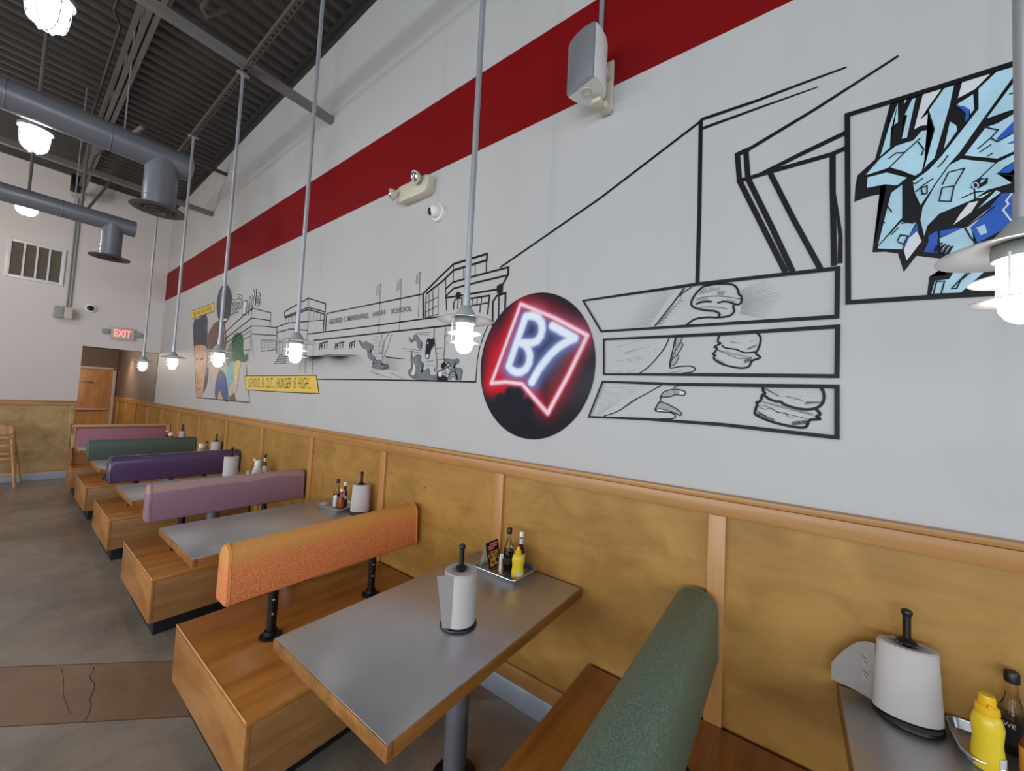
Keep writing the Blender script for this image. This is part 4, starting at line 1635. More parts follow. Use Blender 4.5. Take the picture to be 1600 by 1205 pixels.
# ---- line drawing of the school
M = Mural(k=0.65)
bw, mw, tw_, hw = 0.022, 0.015, 0.009, 0.006
M.line(cA((133, 735), (140, 603), (845, 460)), bw * 0.8, INK)
M.line(cA((0, 752), (520, 686), (1000, 620)), bw * 0.8, INK)
M.line(cA((50, 797), (520, 745), (1060, 686)), bw * 0.9, INK)
M.line(cA((1055, 625), (1058, 686)), mw, INK)
M.line(cA((840, 460), (842, 635)), 0.028, INK)
M.line(cA((862, 470), (855, 630)), mw, INK)
for x, a, b in ((882, 458, 628), (912, 440, 622), (950, 412, 612)):
    M.line(cA((x, a), (x - 2, b)), tw_, INK)
for a, b in ((530, 482), (594, 545), (632, 608)):
    M.line(cA((855, a), (950, b)), tw_, INK)
M.line(cA((838, 462), (950, 350), (1060, 245), (1305, 170), (1300, 217), (1060, 290), (985, 365), (862, 462)), 0.024, INK)
M.line(cA((1300, 217), (1298, 300)), mw, INK)
M.line(cA((1060, 245), (1058, 380)), tw_, INK)
M.line(cA((1005, 345), (1003, 490)), tw_, INK)
M.line(cA((1003, 425), (1055, 377), (1250, 322), (1458, 268), (1455, 325)), 0.02, INK)
M.line(cA((1003, 480), (1060, 422), (1250, 373), (1455, 325), (1415, 395)), 0.02, INK)
M.line(cA((1000, 490), (1200, 458), (1378, 428)), 0.02, INK)
M.line(cA((1135, 270), (1135, 348)), tw_, INK)
M.line(cA((1218, 250), (1218, 330)), tw_, INK)
M.line(cC((500, 447), (703, 415), (683, 612)), 0.018, INK)
M.line(cC((500, 525), (690, 490)), 0.014, INK)
for x, a, b in ((525, 450, 520), (575, 443, 510), (620, 436, 505), (607, 515, 592)):
    M.line(cC((x, a), (x - 4, b)), 0.01, INK)
M.line(cC((250, 445), (254, 570)), 0.012, INK)
M.line(cC((328, 565), (330, 490), (352, 452), (415, 437), (413, 540)), 0.014, INK)
M.line(cC((376, 450), (370, 560)), 0.012, INK)
M.line(cC((735, 740), (740, 480), (780, 418), (872, 388), (866, 565)), 0.02, INK)
M.line(cC((804, 402), (797, 650)), 0.016, INK)
M.fill(cC((352, 392), (372, 376), (402, 382), (400, 438), (372, 452), (352, 432)), INK)
M.fill(cC((780, 318), (815, 290), (848, 296), (842, 385), (805, 408), (782, 385)), INK)
# long construction lines of the near building
M.line(cP((782, 418), (938, 310), (1095, 190)), 0.018, INK)
M.line(cD((165, 385), (430, 295), (640, 215), (850, 138)), 0.022, INK, taper=(1, 0.45))
M.line(cD((175, 425), (450, 325), (718, 230)), 0.02, INK, taper=(1, 0.3))
M.line(cD((166, 385), (160, 800), (150, 1160)), 0.026, INK)
M.line(cD((390, 525), (700, 338), (1095, 85)), 0.024, INK, taper=(1, 0.5))
M.line(cD((395, 522), (338, 548), (348, 672), (565, 1102)), 0.03, INK)
M.line(cD((378, 535), (388, 662), (500, 890), (598, 1100)), 0.03, INK)
M.line(cD((348, 672), (490, 630), (780, 548), (848, 518)), 0.026, INK)
M.line(cD((490, 632), (600, 850), (728, 1085)), 0.028, INK)
M.line(cD((440, 645), (640, 545), (848, 446)), 0.026, INK)
M.line(cD((786, 548), (786, 700), (792, 1072)), 0.027, INK)
M.line(cD((788, 690), (812, 850), (822, 930), (820, 1060)), 0.022, INK, taper=(0.5, 1))
# flag poles and flags
for x, a, b in ((533, 388, 740), (683, 352, 725), (820, 302, 630)):
    M.line(cA((x, a), (x - 13, b)), hw, INK)
    M.line(cA((x, a), (x - 24, a + 22), (x - 30, a + 85), (x - 8, a + 60)), hw * 0.8, INK)
    M.line(cA((x - 22, a + 30), (x - 10, a + 40), (x - 22, a + 58)), hw * 0.7, INK)
# left wings
M.line(cB((728, 437), (915, 332), (1050, 375), (1046, 440), (915, 404), (728, 478), (728, 437)), mw * 1.2, INK)
M.line(cB((915, 332), (913, 405)), tw_, INK)
M.line(cB((730, 488), (915, 420), (1042, 457), (1030, 592)), mw * 1.3, INK)
for x, a, b in ((735, 485, 520), (762, 475, 515), (790, 465, 508), (815, 455, 500), (930, 428, 505), (958, 436, 505), (985, 444, 503), (1012, 450, 503)):
    M.line(cB((x, a), (x - 4, b)), tw_, INK)
M.line(cB((905, 515), (1035, 503)), tw_, INK)
M.line(cB((915, 420), (905, 700)), tw_, INK)
M.line(cB((668, 770), (668, 556), (760, 525), (910, 515)), mw, INK)
M.line(cB((666, 602), (780, 572), (908, 585)), mw, INK)
M.line(cB((1058, 455), (1048, 590)), mw, INK)
for pts in (((688, 780), (690, 672), (800, 650)), ((712, 770), (715, 680)), ((740, 768), (742, 672)), ((680, 680), (780, 660)), ((690, 778), (755, 772)), ((680, 795), (750, 790)), ((668, 812), (748, 806)), ((660, 828), (745, 822)), ((650, 846), (742, 840)), ((690, 778), (650, 846)), ((850, 855), (852, 890)), ((898, 690), (890, 920)), ((850, 780), (905, 782))):
    M.line(cB(*pts), tw_, INK)
M.line(cB((255, 605), (400, 475), (475, 410), (622, 447), (614, 548)), mw, INK)
M.line(cB((258, 655), (470, 487), (620, 507)), mw, INK)
M.line(cB((262, 690), (470, 549), (570, 552), (665, 562)), mw, INK)
M.line(cB((258, 720), (460, 588)), tw_, INK)
M.line(cB((470, 410), (468, 640), (485, 795)), tw_, INK)
M.line(cB((470, 612), (560, 618), (662, 624)), mw, INK)
M.line(cB((462, 590), (462, 760)), tw_, INK)
M.line(cB((400, 660), (460, 628)), tw_, INK)
for x, a, b in ((285, 635, 672), (320, 608, 648), (355, 580, 622), (390, 555, 596), (425, 528, 570)):
    M.line(cB((x, a), (x + 1, b)), tw_ * 0.9, INK)
M.line(cB((545, 660), (660, 663), (660, 735), (545, 750), (545, 660)), tw_, INK)
for x in (575, 605, 632):
    M.line(cB((x, 662), (x, 742)), 0.004, INK)
for y in (680, 700, 720):
    M.line(cB((545, y), (660, y - 2)), 0.004, INK)
M.line(cB((400, 745), (455, 735)), tw_, INK)
M.line(cB((447, 740), (448, 830)), tw_, INK)
for txt, a, b, hp in (('GEORGE C.', (162, 682), (288, 660), 36), ('MARSHALL', (296, 658), (450, 634), 36), ('HIGH', (480, 627), (566, 610), 34), ('SCHOOL', (608, 608), (760, 584), 36)):
    P0, P1 = cA(a)[0], cA(b)[0]
    hh = cA((a[0], a[1] - hp))[0][1] - P0[1]
    M.text(txt, P0, P1, hh, plain('mural letter grey', (84, 86, 90), 0.5) if False else INKG, 0.02)
M.done('school_mural', 'black line drawing of a school building painted across the white wall')

# ---- running feet comic strip
M = Mural(0.0022)
M.line(cA((48, 797), (36, 1045)), tw_, INK)
M.line(cA((60, 1079), (520, 1083), (1225, 1098)), 0.022, INK)
M.line(cA((1195, 682), (1330, 656), (1285, 745), (1250, 850), (1233, 940), (1222, 1098)), 0.014, INK)
for txt, a, b, hp in (('PFTT', (88, 868), (150, 850), 50), ('PFTT', (200, 865), (268, 850), 45), ('PFT', (305, 862), (350, 845), 48)):
    P0, P1 = cA(a)[0], cA(b)[0]
    hh = cA((a[0], a[1] - hp))[0][1] - P0[1]
    M.text(txt, P0, P1, hh, INK, 0.02)
M.fill(cA((75, 908), (160, 897), (310, 900), (400, 908), (250, 912), (150, 918)), INKG)
for i in range(34):
    a = math.radians(4 + i * 5.2)
    l = 60 + 150 * abs(math.cos(a)) ** 0.7 + random.uniform(-15, 15)
    M.line(cA((150 + 70 * math.cos(a), 910 + 4 * math.sin(a)), (150 + (70 + l) * math.cos(a), 912 + (20 + l * 0.62) * math.sin(a))), 0.012, INK, taper=True)
SM = [((0, 262), (30, 258), (50, 300), (92, 268), (130, 288), (182, 320), (186, 360), (150, 385), (160, 420), (205, 470), (228, 512), (270, 498), (300, 560), (350, 555), (372, 565), (362, 612), (190, 605), (178, 560), (200, 530), (140, 482), (120, 440), (130, 385), (60, 350), (32, 310)),
      ((635, 208), (660, 250), (690, 240), (700, 195), (730, 190), (760, 240), (798, 285), (795, 350), (770, 368), (735, 310), (742, 270), (695, 262), (660, 284)),
      ((670, 385), (682, 480), (740, 435), (782, 455), (778, 520), (815, 540), (812, 600), (785, 655), (830, 640), (880, 608), (900, 690), (960, 690), (1000, 675), (1000, 755), (800, 748), (700, 738), (640, 690), (630, 640), (680, 580), (660, 520)),
      ((1080, 490), (1200, 498), (1245, 486), (1258, 530), (1190, 590), (1285, 608), (1302, 660), (1270, 770), (1240, 765), (1240, 680), (1180, 640), (1150, 560))]
M.curvy = True
for s in SM:
    M.fill(cK(*s), INKG)
    M.line(cK(*s), 0.005, INK, closed=True)
M.fill(cK((690, 600), (700, 540), (720, 610), (700, 690), (670, 680)), M_WHITE)
M.line(cK((305, 170), (290, 245), (268, 310), (264, 380), (282, 420), (300, 412), (312, 290), (392, 168)), 0.008, INK)
M.line(cK((430, 165), (402, 240), (370, 350), (330, 445), (318, 540), (352, 600), (325, 618), (288, 615), (292, 540), (306, 440), (332, 275)), 0.008, INK)
M.fill(cK((858, 262), (885, 235), (930, 240), (952, 215), (955, 290), (930, 350), (905, 385), (886, 480), (852, 478), (842, 420)), INK)
M.fill(cK((866, 285), (880, 275), (882, 300), (868, 305)), M_WHITE)
M.fill(cK((850, 440), (885, 430), (885, 470), (858, 474)), M_WHITE)
M.line(cK((955, 105), (948, 240), (966, 330), (985, 520), (990, 620)), 0.01, INK)
M.line(cK((1096, 95), (1086, 205), (1086, 330), (1072, 480), (1092, 530)), 0.01, INK)
M.line(cK((1135, 150), (1110, 190), (1092, 208)), 0.006, INK)
M.fill(cK((1042, 555), (1082, 525), (1102, 575), (1060, 610), (1040, 605)), INK)
M.line(cK((958, 590), (965, 640), (1030, 635), (1120, 590), (1155, 570), (1130, 535), (1098, 575)), 0.012, INK)
M.fill(cK((1000, 650), (1060, 690), (1115, 720), (1105, 765), (1000, 760), (990, 700)), INK)
M.fill(cK((1010, 660), (1040, 645), (1058, 680), (1035, 712), (1008, 700)), M_WHITE)
M.line(cK((1120, 590), (1165, 640), (1130, 690)), 0.01, INK)
for rr in (1.0, 0.72, 0.45):
    M.line(cK(*[(1188 + 62 * rr * math.cos(a), 752 - 100 * rr * math.sin(a)) for a in [PI * i / 10 for i in range(11)]]), 0.009, INK)
for yy in (660, 680, 700):
    M.line(cK((1075, yy - 30), (1110, yy)), 0.005, INK)
for i in range(14):
    y = 160 + i * 42
    x = random.uniform(170, 220)
    M.line(cK((x, y + 10), (x + random.uniform(40, 90), y + 6)), 0.0035, INK)
for i in range(12):
    M.line(cK((340, 460 + i * 13), (480 + i * 6, 475 + i * 16)), 0.004, INK, taper=True)
M.fill(cK((335, 455), (600, 490), (480, 488), (370, 472)), INK)
for pts in (((720, 170), (900, 155)), ((760, 185), (890, 188)), ((560, 358), (800, 385)), ((590, 390), (800, 412)), ((150, 650), (420, 730)), ((400, 660), (580, 738)), ((860, 520), (950, 505)), ((850, 575), (950, 570)), ((975, 360), (1070, 350)), ((978, 420), (1068, 415)), ((985, 500), (1070, 490))):
    M.line(cK(*pts), 0.004, INK)
M.done('running_feet_strip', 'comic strip of smoking running feet painted under the school sign')

# ---- students comic panel
M = Mural(0.0022, 0.6)
M.curvy = True
M.fill(cL((125, 460), (160, 428), (235, 398), (246, 560), (250, 690), (236, 695), (215, 658), (150, 658), (128, 692)), M_HAIR)
M.fill(cL((128, 692), (150, 656), (216, 656), (240, 702), (236, 850), (206, 1062), (180, 1100), (150, 1096), (136, 900)), M_SKIN)
M.fill(cL((228, 872), (250, 850), (241, 980), (206, 1064), (220, 960)), M_HAIR)
M.fill(cL((250, 690), (252, 560), (292, 480), (330, 450), (385, 440), (395, 690)), M_BROWN)
M.fill(cL(*[(388 + 66 * math.cos(a) + 8 * math.sin(a), 302 - 168 * math.sin(a)) for a in [2 * PI * i / 26 for i in range(26)]]), M_HAIR)
M.fill(cL(*[(372 + 20 * math.cos(a), 300 - 130 * math.sin(a)) for a in [2 * PI * i / 18 for i in range(18)]]), INKG)
M.fill(cL((355, 430), (420, 425), (405, 445), (370, 448)), M_WHITE)
M.fill(cL((268, 820), (332, 820), (342, 900), (302, 970), (276, 962)), M_SKIN2)
M.fill(cL((308, 1090), (310, 1000), (345, 870), (402, 932), (420, 1130), (380, 1120), (346, 1040), (322, 1116)), M_NAVY)
M.fill(cL((328, 1112), (350, 1045), (378, 1120)), M_SKIN)
M.fill(cL((400, 720), (455, 640), (480, 780), (440, 800), (410, 830)), plain('mural shade green', (110, 128, 118), 0.5))
M.fill(cL((450, 650), (465, 580), (490, 553), (522, 550), (548, 590), (550, 742), (578, 724), (590, 762), (565, 800), (510, 792), (465, 782)), M_GREEN)
M.fill(cL(*[(445 + 31 * math.cos(a), 908 - 102 * math.sin(a)) for a in [2 * PI * i / 20 for i in range(20)]]), M_TEAL)
M.fill(cL((480, 800), (530, 798), (512, 880), (492, 950), (472, 952)), M_OCH)
M.fill(cL((474, 952), (492, 948), (512, 900), (492, 1040), (445, 1085), (430, 1035)), M_SKIN2)
M.fill(cL((428, 1135), (432, 1098), (470, 1060), (490, 1138)), M_BROWN)
M.line(cL((120, 470), (150, 1102), (605, 1146), (575, 830)), 0.02, INK)
M.line(cL((240, 470), (258, 800), (282, 1118)), 0.014, M_WHITE)
M.line(cL((385, 500), (400, 760), (430, 1132)), 0.014, M_WHITE)
for pts in (((140, 782), (165, 772)), ((182, 778), (216, 765)), ((190, 848), (212, 845)), ((138, 858), (152, 852)), ((160, 880), (158, 970), (176, 985)), ((160, 1035), (190, 1025))):
    M.line(cL(*pts), 0.05 if pts[0][1] < 800 else 0.022, M_HAIR)
for ex, ey in ((202, 846), (146, 856)):
    M.fill(cL(*[(ex + 9 * math.cos(a), ey - 6 * math.sin(a)) for a in [2 * PI * i / 12 for i in range(12)]]), M_WHITE)
    M.fill(cL(*[(ex + 4 * math.cos(a), ey - 5.5 * math.sin(a)) for a in [2 * PI * i / 10 for i in range(10)]]), INK)
M.fill(cL((196, 700), (240, 702), (232, 860), (220, 930), (226, 800)), M_SKIN2)
# crossed buzzing letters
for ch, x, y, h in (('B', 440, 400, 130), ('R', 476, 385, 118), ('B', 508, 345, 110), ('R', 500, 330, 105), ('I', 540, 400, 120), ('N', 566, 400, 120), ('N', 596, 372, 130), ('N', 625, 325, 140), ('G', 660, 325, 110)):
    P0 = cL((x, y))[0]
    P1 = cL((x + 30, y - 8))[0]
    hh = cL((x, y - h))[0][1] - P0[1]
    M.text(ch, P0, P1, hh, INK, 0.05)
    c0 = Vector(P0).lerp(Vector(P1), 0.12)
    c1 = Vector(P0).lerp(Vector(P1), 0.88)
    M.text(ch, (c0.x, c0.y + hh * 0.06), (c1.x, c1.y + hh * 0.06), hh * 0.88, M_WHITE, 0.0)
M.done('students_mural', 'colour comic panel with two young faces and a green cactus shape')


def caption(poly, a, b, hp, txt, name, label, g, bold=0.0):
    M = Mural(0.0034, 0.65)
    M.fill(g(*poly), M_YEL)
    M.line(g(*poly), 0.014, INK, closed=True)
    P0, P1 = g(a)[0], g(b)[0]
    hh = g((a[0], a[1] - hp))[0][1] - P0[1]
    M.text(txt, P0, P1, hh, INK, bold)
    M.done(name, label)


caption(((102, 366), (298, 292), (300, 364), (105, 432)), (118, 415), (280, 352), 36, 'THE PARK BEA KINGS', 'caption_box', 'small yellow caption box above the painted dark hair', cL, 0.0)
caption(((415, 942), (975, 937), (998, 1080), (720, 1068), (425, 1050)), (442, 1030), (935, 1045), 72, 'SCHOOL IS OUT... HUNGER IS HIGH...', 'caption_box', 'long yellow caption box reading about school and hunger', cB, -0.005)

# ---- three burger panels
RB = 0.029


def frame(M, pts, g, wl, wr):
    q = g(*pts)
    ws = [(wl + (wr - wl) * max(0, min(1, (0.95 - p[0]) / 0.7))) / wr for p in q]
    M.line(q, wr, INK, closed=True, ws=ws)


M = Mural()
M.curvy = True
for i in range(30):
    u = i / 29
    M.line(cE((950 + 14 * math.sin(PI * u), 205 + 130 * u), (1090 + 90 * math.sin(PI * u) + random.uniform(-25, 25), 140 + 225 * u)), 0.0026, INKL, taper=(1, 0.3))
for i in range(26):
    u = i / 25
    M.line(cE((560 - 130 * u, 215 + 190 * u), (430 - 150 * u, 190 + 230 * u)), 0.0022, INKL, taper=(1, 0.3))
bun = ((740, 170), (640, 270), (580, 365), (572, 445), (640, 490), (780, 520), (900, 530), (955, 550), (985, 580), (965, 612))
M.line(cH(*bun), 0.017, INK)
M.line(cH((740, 170), (900, 140), (1080, 130), (1190, 150), (1245, 205), (1268, 285), (1302, 318), (1300, 405), (1250, 436), (1200, 430), (1185, 480), (1200, 530), (1150, 590), (1080, 612), (960, 626), (800, 622), (650, 642), (580, 672), (490, 740)), 0.016, INK)
M.line(cH((635, 432), (700, 400), (780, 390), (870, 393)), 0.016, INK)
M.line(cH((950, 412), (1040, 388), (1120, 398), (1195, 425)), 0.014, INK)
M.line(cH((30, 755), (250, 480), (470, 190)), 0.012, INK)
M.line(cH((400, 320), (440, 265), (570, 182)), 0.009, INK)
M.line(cH((650, 350), (800, 318), (950, 312), (1120, 325), (1290, 355)), 0.004, INK)
M.line(cH((690, 480), (850, 470), (1000, 480), (1100, 505)), 0.004, INK)
for i in range(9):
    M.line(cH((70 + i * 40, 740 - i * 45), (150 + i * 35, 640 - i * 38), (130 + i * 35, 740 - i * 50)), 0.0025, INK)
    M.line(cH((60 + i * 42, 700 - i * 40), (140 + i * 40, 720 - i * 42)), 0.0025, INK)
for i in range(16):
    M.line(cH((690 + i * 20, 290 - i * 5), (720 + i * 18, 200 + random.uniform(-30, 30))), 0.003, INKG)
for i in range(10):
    M.line(cH((640 + i * 18, 380 - i), (655 + i * 18, 350 - i)), 0.003, INKG)
    M.line(cH((1080 + i * 14, 385 + i * 3), (1085 + i * 14, 360 + i * 2)), 0.003, INKG)
    M.line(cH((960 + i * 9, 300), (955 + i * 12, 235)), 0.0025, INKG)
frame(M, ((45, 262), (715, 165), (1520, 75), (1515, 355), (150, 440)), cE, 0.016, RB)
M.done('burger_panel', 'top comic panel of a hand gripping a squashed burger')

M = Mural()
M.curvy = True
for (a, b) in (((180, 200), (420, 130)), ((270, 245), (500, 185)), ((170, 335), (440, 275)), ((290, 330), (450, 290)), ((290, 435), (380, 400)), ((550, 220), (590, 205)), ((260, 265), (380, 215)), ((120, 410), (250, 425))):
    M.line(cJ(a, b), 0.003, INKL)
M.line(cJ((690, 98), (640, 205), (540, 330), (470, 395), (395, 445)), 0.011, INK)
for f_ in (((752, 95), (812, 95), (790, 150), (735, 235)), ((735, 240), (790, 158), (812, 175), (770, 250), (712, 310)), ((700, 365), (712, 308), (755, 272), (775, 285), (740, 350))):
    M.fill(cJ(*f_), M_HATCH)
    M.line(cJ(*f_), 0.007, INK, closed=True)
M.line(cJ((745, 95), (720, 220), (697, 315), (692, 372), (705, 388), (790, 372), (885, 370), (928, 395), (890, 425), (830, 432), (770, 446)), 0.011, INK)
for i in range(9):
    M.line(cJ((660 + i * 16, 440 - i * 3), (672 + i * 16, 432 - i * 3)), 0.003, INK)
M.line(cJ((1155, 75), (1138, 120), (1140, 150), (1160, 160), (1105, 190), (1128, 203), (1112, 235), (1090, 258), (1112, 270), (1100, 300), (1180, 352), (1330, 385), (1420, 375), (1452, 320), (1528, 290), (1488, 252), (1510, 210), (1530, 150), (1530, 100), (1500, 62)), 0.016, INK)
M.line(cJ((1175, 175), (1205, 200), (1300, 213), (1345, 232), (1400, 246), (1480, 238)), 0.012, INK)
M.line(cJ((1135, 215), (1230, 262), (1330, 300), (1440, 295)), 0.004, INK)
for i in range(26):
    M.line(cJ((1140 + i * 12, 215 + i * 2.6), (1146 + i * 12, 240 + i * 2.4)), 0.003, INKG)
for i in range(9):
    M.line(cJ((1120 + i * 9, 300 + i * 4), (1122 + i * 9, 325 + i * 4)), 0.003, INK)
    M.line(cJ((1380 + i * 8, 345 - i * 3), (1384 + i * 8, 310 - i * 3)), 0.003, INK)
    M.line(cJ((1410 + i * 10, 220 - i * 4), (1420 + i * 9, 200 - i * 4)), 0.003, INK)
for i in range(40):
    u, w = random.uniform(1180, 1490), random.uniform(85, 150)
    M.line(cJ((u, w), (u + 4, w + 3)), 0.003, INKG)
M.line(cJ((1250, 145), (1330, 158)), 0.003, INK)
frame(M, ((165, 487), (850, 455), (1520, 412), (1515, 700), (850, 692), (165, 688)), cE, 0.015, RB)
M.done('burger_panel', 'middle comic panel of an open hand reaching towards a burger')

M = Mural()
M.curvy = True
for i in range(11):
    u = i / 10
    M.line(cJ((70 - 60 * u, 570 + 260 * u), (470 - 330 * u, 560 + 190 * u)), 0.0028, INKL, taper=(1, 0.4))
M.line(cJ((615, 548), (560, 575), (480, 622), (350, 690), (215, 785), (80, 832)), 0.01, INK)
for f_ in (((612, 640), (655, 598), (760, 583), (832, 605), (826, 635), (790, 640), (750, 632), (700, 650), (612, 655)), ((605, 700), (720, 745), (795, 800), (786, 826), (730, 800), (600, 765), (566, 780), (570, 745))):
    M.fill(cJ(*f_), M_HATCH)
    M.line(cJ(*f_), 0.01, INK, closed=True)
M.fill(cJ((785, 600), (828, 608), (820, 632), (780, 635)), M_WHITE)
M.fill(cJ((590, 768), (680, 788), (735, 815), (690, 800), (580, 786)), M_WHITE)
M.line(cJ((720, 575), (745, 560), (785, 548)), 0.008, INK)
M.line(cJ((612, 645), (600, 700), (572, 735), (562, 785), (690, 798), (742, 825), (720, 855), (620, 858), (540, 866)), 0.011, INK)
for i in range(14):
    M.line(cJ((230 + i * 12, 785 - i * 8), (240 + i * 12, 770 - i * 8)), 0.0028, INK)
M.line(cI((345, 130), (345, 215), (375, 262), (332, 295), (300, 390), (240, 415), (248, 445), (215, 555), (225, 620), (400, 705), (600, 768), (850, 820), (1050, 828), (1120, 712), (1285, 695), (1238, 650), (1292, 612), (1260, 560), (1215, 520)), 0.02, INK)
M.line(cI((350, 285), (450, 360), (560, 398), (640, 405), (690, 445), (850, 500), (1050, 532), (1210, 515), (1310, 455), (1362, 350), (1350, 240), (1300, 165)), 0.02, INK)
M.line(cI((270, 460), (400, 480), (560, 560), (700, 600), (880, 640), (1080, 690)), 0.004, INK)
M.line(cI((270, 480), (370, 530), (480, 510), (580, 580), (720, 590), (760, 650), (860, 660)), 0.004, INK)
for i in range(42):
    M.line(cI((340 + i * 20, 390 + i * 5), (350 + i * 20, 430 + i * 5)), 0.0035, INKG)
for i in range(13):
    M.line(cI((260 + i * 22, 560 + i * 12), (268 + i * 22, 640 + i * 9)), 0.003, INK)
    M.line(cI((370 + i * 18, 200 + i * 9), (410 + i * 17, 180 + i * 11)), 0.004, INK)
    M.line(cI((830 + i * 20, 790 - i * 2), (850 + i * 18, 730 - i * 2)), 0.003, INK)
    M.line(cI((1040 + i * 20, 450 - i * 2), (1075 + i * 18, 400)), 0.003, INK)
for i in range(3):
    M.line(cI((255, 560 + i * 22), (480 + i * 30, 690 + i * 5)), 0.003, INK)
    M.line(cI((830, 750 + i * 20), (1070, 730 + i * 20)), 0.003, INK)
for i in range(60):
    u, w = random.uniform(480, 1310), random.uniform(180, 330)
    M.line(cI((u, w), (u + 8, w + 6)), 0.003, INKG)
M.line(cI((720, 312), (850, 345), (1000, 382)), 0.004, INK)
frame(M, ((160, 732), (620, 748), (1100, 755), (1515, 760), (1515, 1055), (850, 980), (400, 948), (80, 935)), cE, 0.016, RB)
M.done('burger_panel', 'bottom comic panel of a grasping hand and a large burger')

# ---- blue graffiti panel
M = Mural()
BK = g1((490, 425), (345, 960), (180, 1110), (160, 1205)) + g3((150, 215), (300, 160), (440, 135), (320, 690), (440, 685), (560, 700), (615, 875), (740, 715)) + \
    g4((0, 735), (250, 765), (165, 905), (10, 920), (-10, 1100)) + cP((1600, 457), (1690, 450), (1690, 66), (1600, 96)) + g2((0, 310))
M.fill(BK, INK)
M.fill(g1((795, 350), (712, 680), (770, 645), (904, 630)) + g2((60, 625), (112, 450), (0, 525)) + g1((775, 585),), M_WHITE)
M.fill(g1((795, 350), (778, 575)) + g2((0, 470), (125, 298)), M_WHITE)
M.fill(g1((620, 405), (640, 400), (618, 440)), M_WHITE)
M.fill(g2((320, 235), (585, 155), (440, 300), (330, 360), (280, 385)), M_WHITE)
LB = [
    g1((560, 420), (567, 610), (500, 660), (490, 850), (385, 945), (480, 620)),
    g1((690, 390), (735, 375), (650, 760), (588, 775), (640, 550), (615, 545)),
    g1((240, 1120), (390, 950), (540, 830), (700, 780), (780, 690), (888, 672), (788, 1078), (722, 1120), (470, 1045)),
    g1((268, 1128), (455, 1080), (655, 1130), (562, 1205)) + g3((530, 65), (440, 55), (260, 90)),
    g2((0, 500), (145, 292), (252, 256), (205, 470), (65, 950), (0, 1010)) + g1((800, 1060), (900, 680)),
    g3((490, 130), (605, 45), (605, 370), (578, 395), (365, 640)),
    g3((365, 640), (585, 402), (738, 405), (600, 668), (365, 660)),
    g2((895, 60), (640, 135), (465, 300), (465, 490), (120, 930), (0, 1060)) + g1((690, 1170),) + g3((710, 130), (770, 258)) + g2((200, 1010), (300, 900), (510, 600)),
    g2((200, 1010), (60, 1205)) + g3((785, 270), (764, 390), (805, 548)) + g4((0, 440), (110, 330), (420, 200), (780, 0)) + g2((640, 990), (310, 955)),
    g2((840, 180), (904, 160), (904, 335), (820, 490), (535, 588)),
    g2((330, 930), (535, 660), (650, 620), (820, 520), (904, 495), (904, 850), (650, 962), (450, 942)),
    g2((255, 450), (430, 340), (440, 490), (392, 550), (385, 500)),
    g2((200, 600), (270, 640), (280, 690), (140, 880)),
    g2((904, 862), (904, 930), (720, 1040), (650, 1100), (800, 1115), (790, 1190)) + g4((560, 110), (440, 190)) + g2((430, 1190), (640, 992)),
    g4((590, 250), (630, 255), (405, 460), (462, 608), (430, 615), (340, 690), (300, 722), (180, 722), (110, 690), (100, 560), (320, 460), (345, 450)),
    g4((325, 745), (430, 780), (570, 845), (310, 1075), (20, 1085), (55, 960), (190, 940)),
    g4((415, 330), (640, 100), (692, 130), (470, 285)),
]
for p in LB:
    M.fill(p, M_LB)
    M.line(p, 0.007, INK, closed=True)
BLU = [
    g3((738, 420), (752, 490), (640, 600), (612, 662), (602, 635)),
    g2((862, 545), (812, 700), (660, 790), (640, 770)),
    g2((730, 822), (800, 790), (904, 798), (904, 822), (800, 812)),
    g2((250, 460), (340, 465), (385, 500), (380, 580), (345, 612), (352, 530), (300, 482)),
    g2((904, 925), (904, 980), (760, 1092), (655, 1092), (740, 1030)),
    g4((402, 465), (690, 140), (830, 130), (870, 170), (904, 190), (904, 430), (790, 432), (462, 605)),
    g4((110, 492), (300, 460), (312, 472), (110, 552)),
    g4((0, 540), (80, 490), (95, 560), (60, 640), (0, 702)),
    g3((800, 690), (880, 520), (930, 500), (930, 700)),
]
for p in BLU:
    M.fill(p, M_BL)
M.fill(g3((738, 495), (780, 590), (640, 770), (612, 672), (660, 560)), M_WHITE)
M.fill(g4((450, 462), (530, 430), (552, 510), (490, 533)), M_LB)
M.fill(g4((235, 435), (300, 330), (380, 230), (470, 210), (400, 320)), M_WHITE)
M.fill(g4((440, 188), (590, 125), (500, 182)), M_WHITE)
M.fill(g4((705, 805), (750, 795), (755, 838), (708, 845)), M_WHITE)
M.line(g4((785, 138), (730, 210), (752, 240), (700, 295), (740, 350), (790, 412), (904, 402)), 0.008, M_WHITE)
